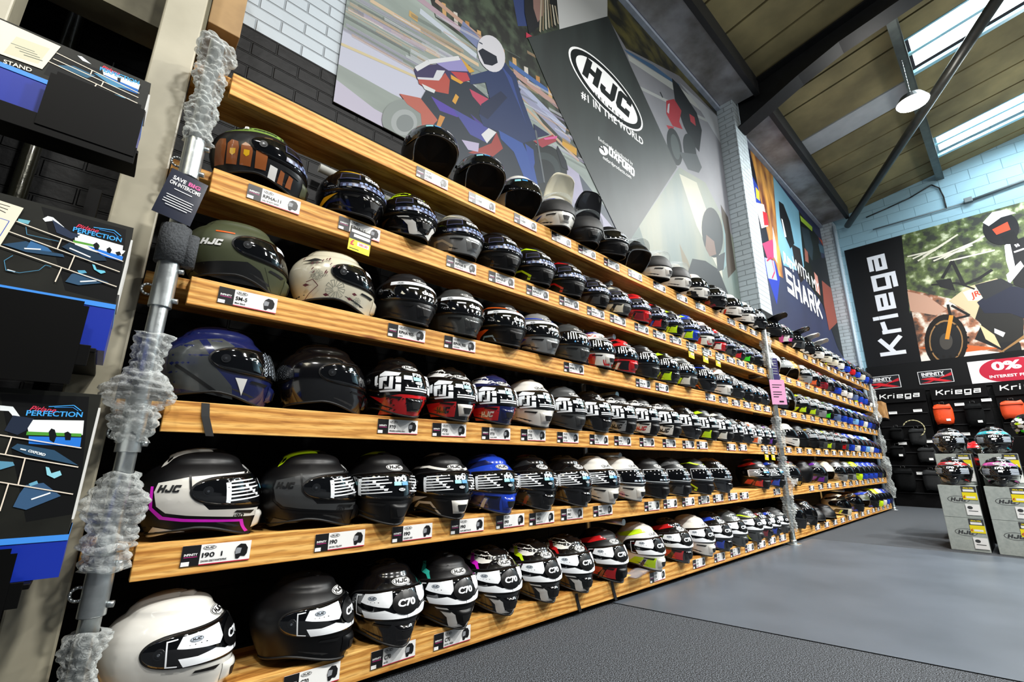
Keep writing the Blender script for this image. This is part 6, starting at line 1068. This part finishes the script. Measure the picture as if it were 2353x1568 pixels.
def art3(B):
    B.P('#0e0f10', (0, 905), (205, 912), (180, 1180), (60, 1200)); B.P('#f4fbfc', (60, 965), (193, 967), (190, 1000), (66, 997)); B.P('#4e9a38', (62, 992), (188, 997), (186, 1004), (60, 1000)); B.P('#2a78d8', (66, 1003), (187, 1006), (184, 1028), (66, 1020)); B.P('#101418', (112, 993), (118, 985), (126, 988), (130, 1002), (124, 1018), (114, 1012)); B.P('#101418', (148, 995), (156, 992), (164, 998), (162, 1012), (150, 1012)); B.P('#e9eef0', (0, 932), (30, 935), (48, 960), (36, 964), (20, 945), (0, 944)); B.P('#232c3e', (30, 955), (78, 962), (60, 990), (40, 1000), (10, 990))
    B.T('Pitlane', '#e0405c', (70, 938), (128, 943), 1.05, bold=.01, shear=.4); B.T('PERFECTION', '#46a8f0', (64, 949), (187, 953), 1.05, bold=.02); B.L('#46a8f0', .0018, (112, 935), (170, 932), (187, 945)); B.L('#3a86d0', .0014, (125, 937), (168, 937), (180, 945))
    for c, ps in (('#2e4c66', [(26, 1030), (40, 1020), (125, 1035), (180, 1070), (60, 1045)]), ('#39587a', [(30, 1165), (45, 1135), (60, 1115), (100, 1110), (140, 1140), (60, 1172)]), ('#8fd0e0', [(105, 1073), (113, 1075), (118, 1088), (138, 1082), (142, 1092), (125, 1100), (108, 1092)]), ('#6aa8c4', [(66, 1112), (85, 1105), (88, 1112), (70, 1118)]), ('#5c94b0', [(0, 1060), (30, 1062), (34, 1070), (0, 1080)])): B.P(c, *ps)
    B.T('OXFORD', '#f0f8fc', (66, 1036), (104, 1046), 1.05, bold=.05); B.L('#f0f8fc', .003, (72, 1148), (116, 1133)); B.L('#f0f8fc', .0026, (47, 1032), (60, 1035))
    grid(B, [((0, 1000), (187, 1030)), ((0, 1043), (180, 1074)), ((0, 1108), (168, 1136)), ((27, 1005), (12, 1046)), ((58, 1054), (42, 1114)), ((20, 1112), (0, 1175))])
stand_box(1.815, 1.70, 1.585, -.066, 'printed black and blue stand carton, topmost of three on the left', art1, -.2); stand_box(1.38, 1.168, 1.05, -.028, 'printed black and blue stand carton, middle of three on the left', art2); stand_box(.945, .636, .55, -.012, 'printed black and blue stand carton, lowest of three on the left', art3)
for k, (x1, zt, zb, zs, lb) in enumerate([(-.062, 1.715, 1.56, 1.585, 'topmost'), (-.07, 1.155, .96, 1.05, 'middle'), (-.08, .62, .4, .55, 'lowest')]):
    e = empty('metal_tray_shelf', (-.4, -.18, zs - .02)); tag(e, 'black metal tray shelf under the %s stand carton' % lb, 'shelf', 'black tray shelves'); inv = Matrix.Translation(-e.location)
    bm = bmesh.new(); box(bm, -.68, x1 + .03 if k else -.055, -.33, (.1 if k else -.19), zs - .012, zs - .001, bev=.002); box(bm, -.68, x1 + (.02 if k else .003), -.332, -.328, zs - .045, zs + .004, bev=.001); bm.transform(inv); obj('tray', bm, TRAY, e)
    bm = bmesh.new(); x0 = -.243 if k == 0 else -.68; box(bm, x0, x1, -.3345, -.3325, zb, zt); es = [q for q in bm.edges if abs(q.verts[0].co.x - q.verts[1].co.x) < 1e-6 and abs(q.verts[0].co.z - q.verts[1].co.z) < 1e-6 and q.verts[0].co.z > (zt + zb) / 2]; bmesh.ops.bevel(bm, geom=es, offset=.01, segments=4, affect='EDGES'); bm.transform(inv); obj('front_plate', bm, TRAY, e)
tag(obj('slotted_upright', BX(-.70, -.67, .08, .12, 0, 2.4), TRAY), 'black slotted upright carrying the tray shelves', 'upright'); tag(obj('slotted_upright', BX(-.16, -.13, .06, .1, 0, 1.62), TRAY), 'black slotted upright next to the cream column', 'upright')
# ---------------------------------------------------------------- small things
bm = bmesh.new(); tube(bm, [Vector(at(*q, 0, XE - .03)) for q in ((2175, 480), (2168, 452), (2158, 432), (2140, 425), (2090, 455), (2040, 478), (1990, 500))], .012, 8); tag(obj('wall_cable', bm, RUB), 'thin dark cable running along the pale block end wall', 'cable')
bm = bmesh.new(); box(bm, XE - .09, XE - .005, -1.98, -1.86, 5.80, 5.90, bev=.01); cyl(bm, (XE - .04, -1.98, 5.84), (XE - .04, -3.2, 5.98), .025, 12); cyl(bm, (XE - .03, -1.86, 5.82), (XE - .03, -.4, 5.82), .012, 8); tag(obj('junction_box', bm, mat('grey_conduit', '#5d686c', .5)), 'grey junction box and conduit on the end wall above the banner', 'conduit')
bm = bmesh.new(); cyl(bm, (11.55, .22, 0), (11.55, .22, 6.0), .03, 16); tag(obj('rainwater_pipe', bm, mat('pale_blue_pipe', '#9fb2c0', .4)), 'pale blue pipe running up the far corner pier', 'pipe')
bm = bmesh.new(); lay(bm, Print().poly([(-.09, -.05), (.08, -.06), (.09, .05), (-.07, .055)], 0), lambda u, v, o: Vector((u, v, .012 * math.sin(u * 20) + .012)), .03); bmesh.ops.solidify(bm, geom=bm.faces[:], thickness=.001)
o = obj('plastic_pouch', bm, mat('clear_plastic_bag', '#c9ccd8', .1, coat=.6, alpha=.55), loc=(2.61, -.01, TOP[5])); tag(o, 'clear plastic pouch on the bottom shelf right of the red slashed helmet', 'pouch')
for k, (x, r) in enumerate([(1.95, 0)]): pass
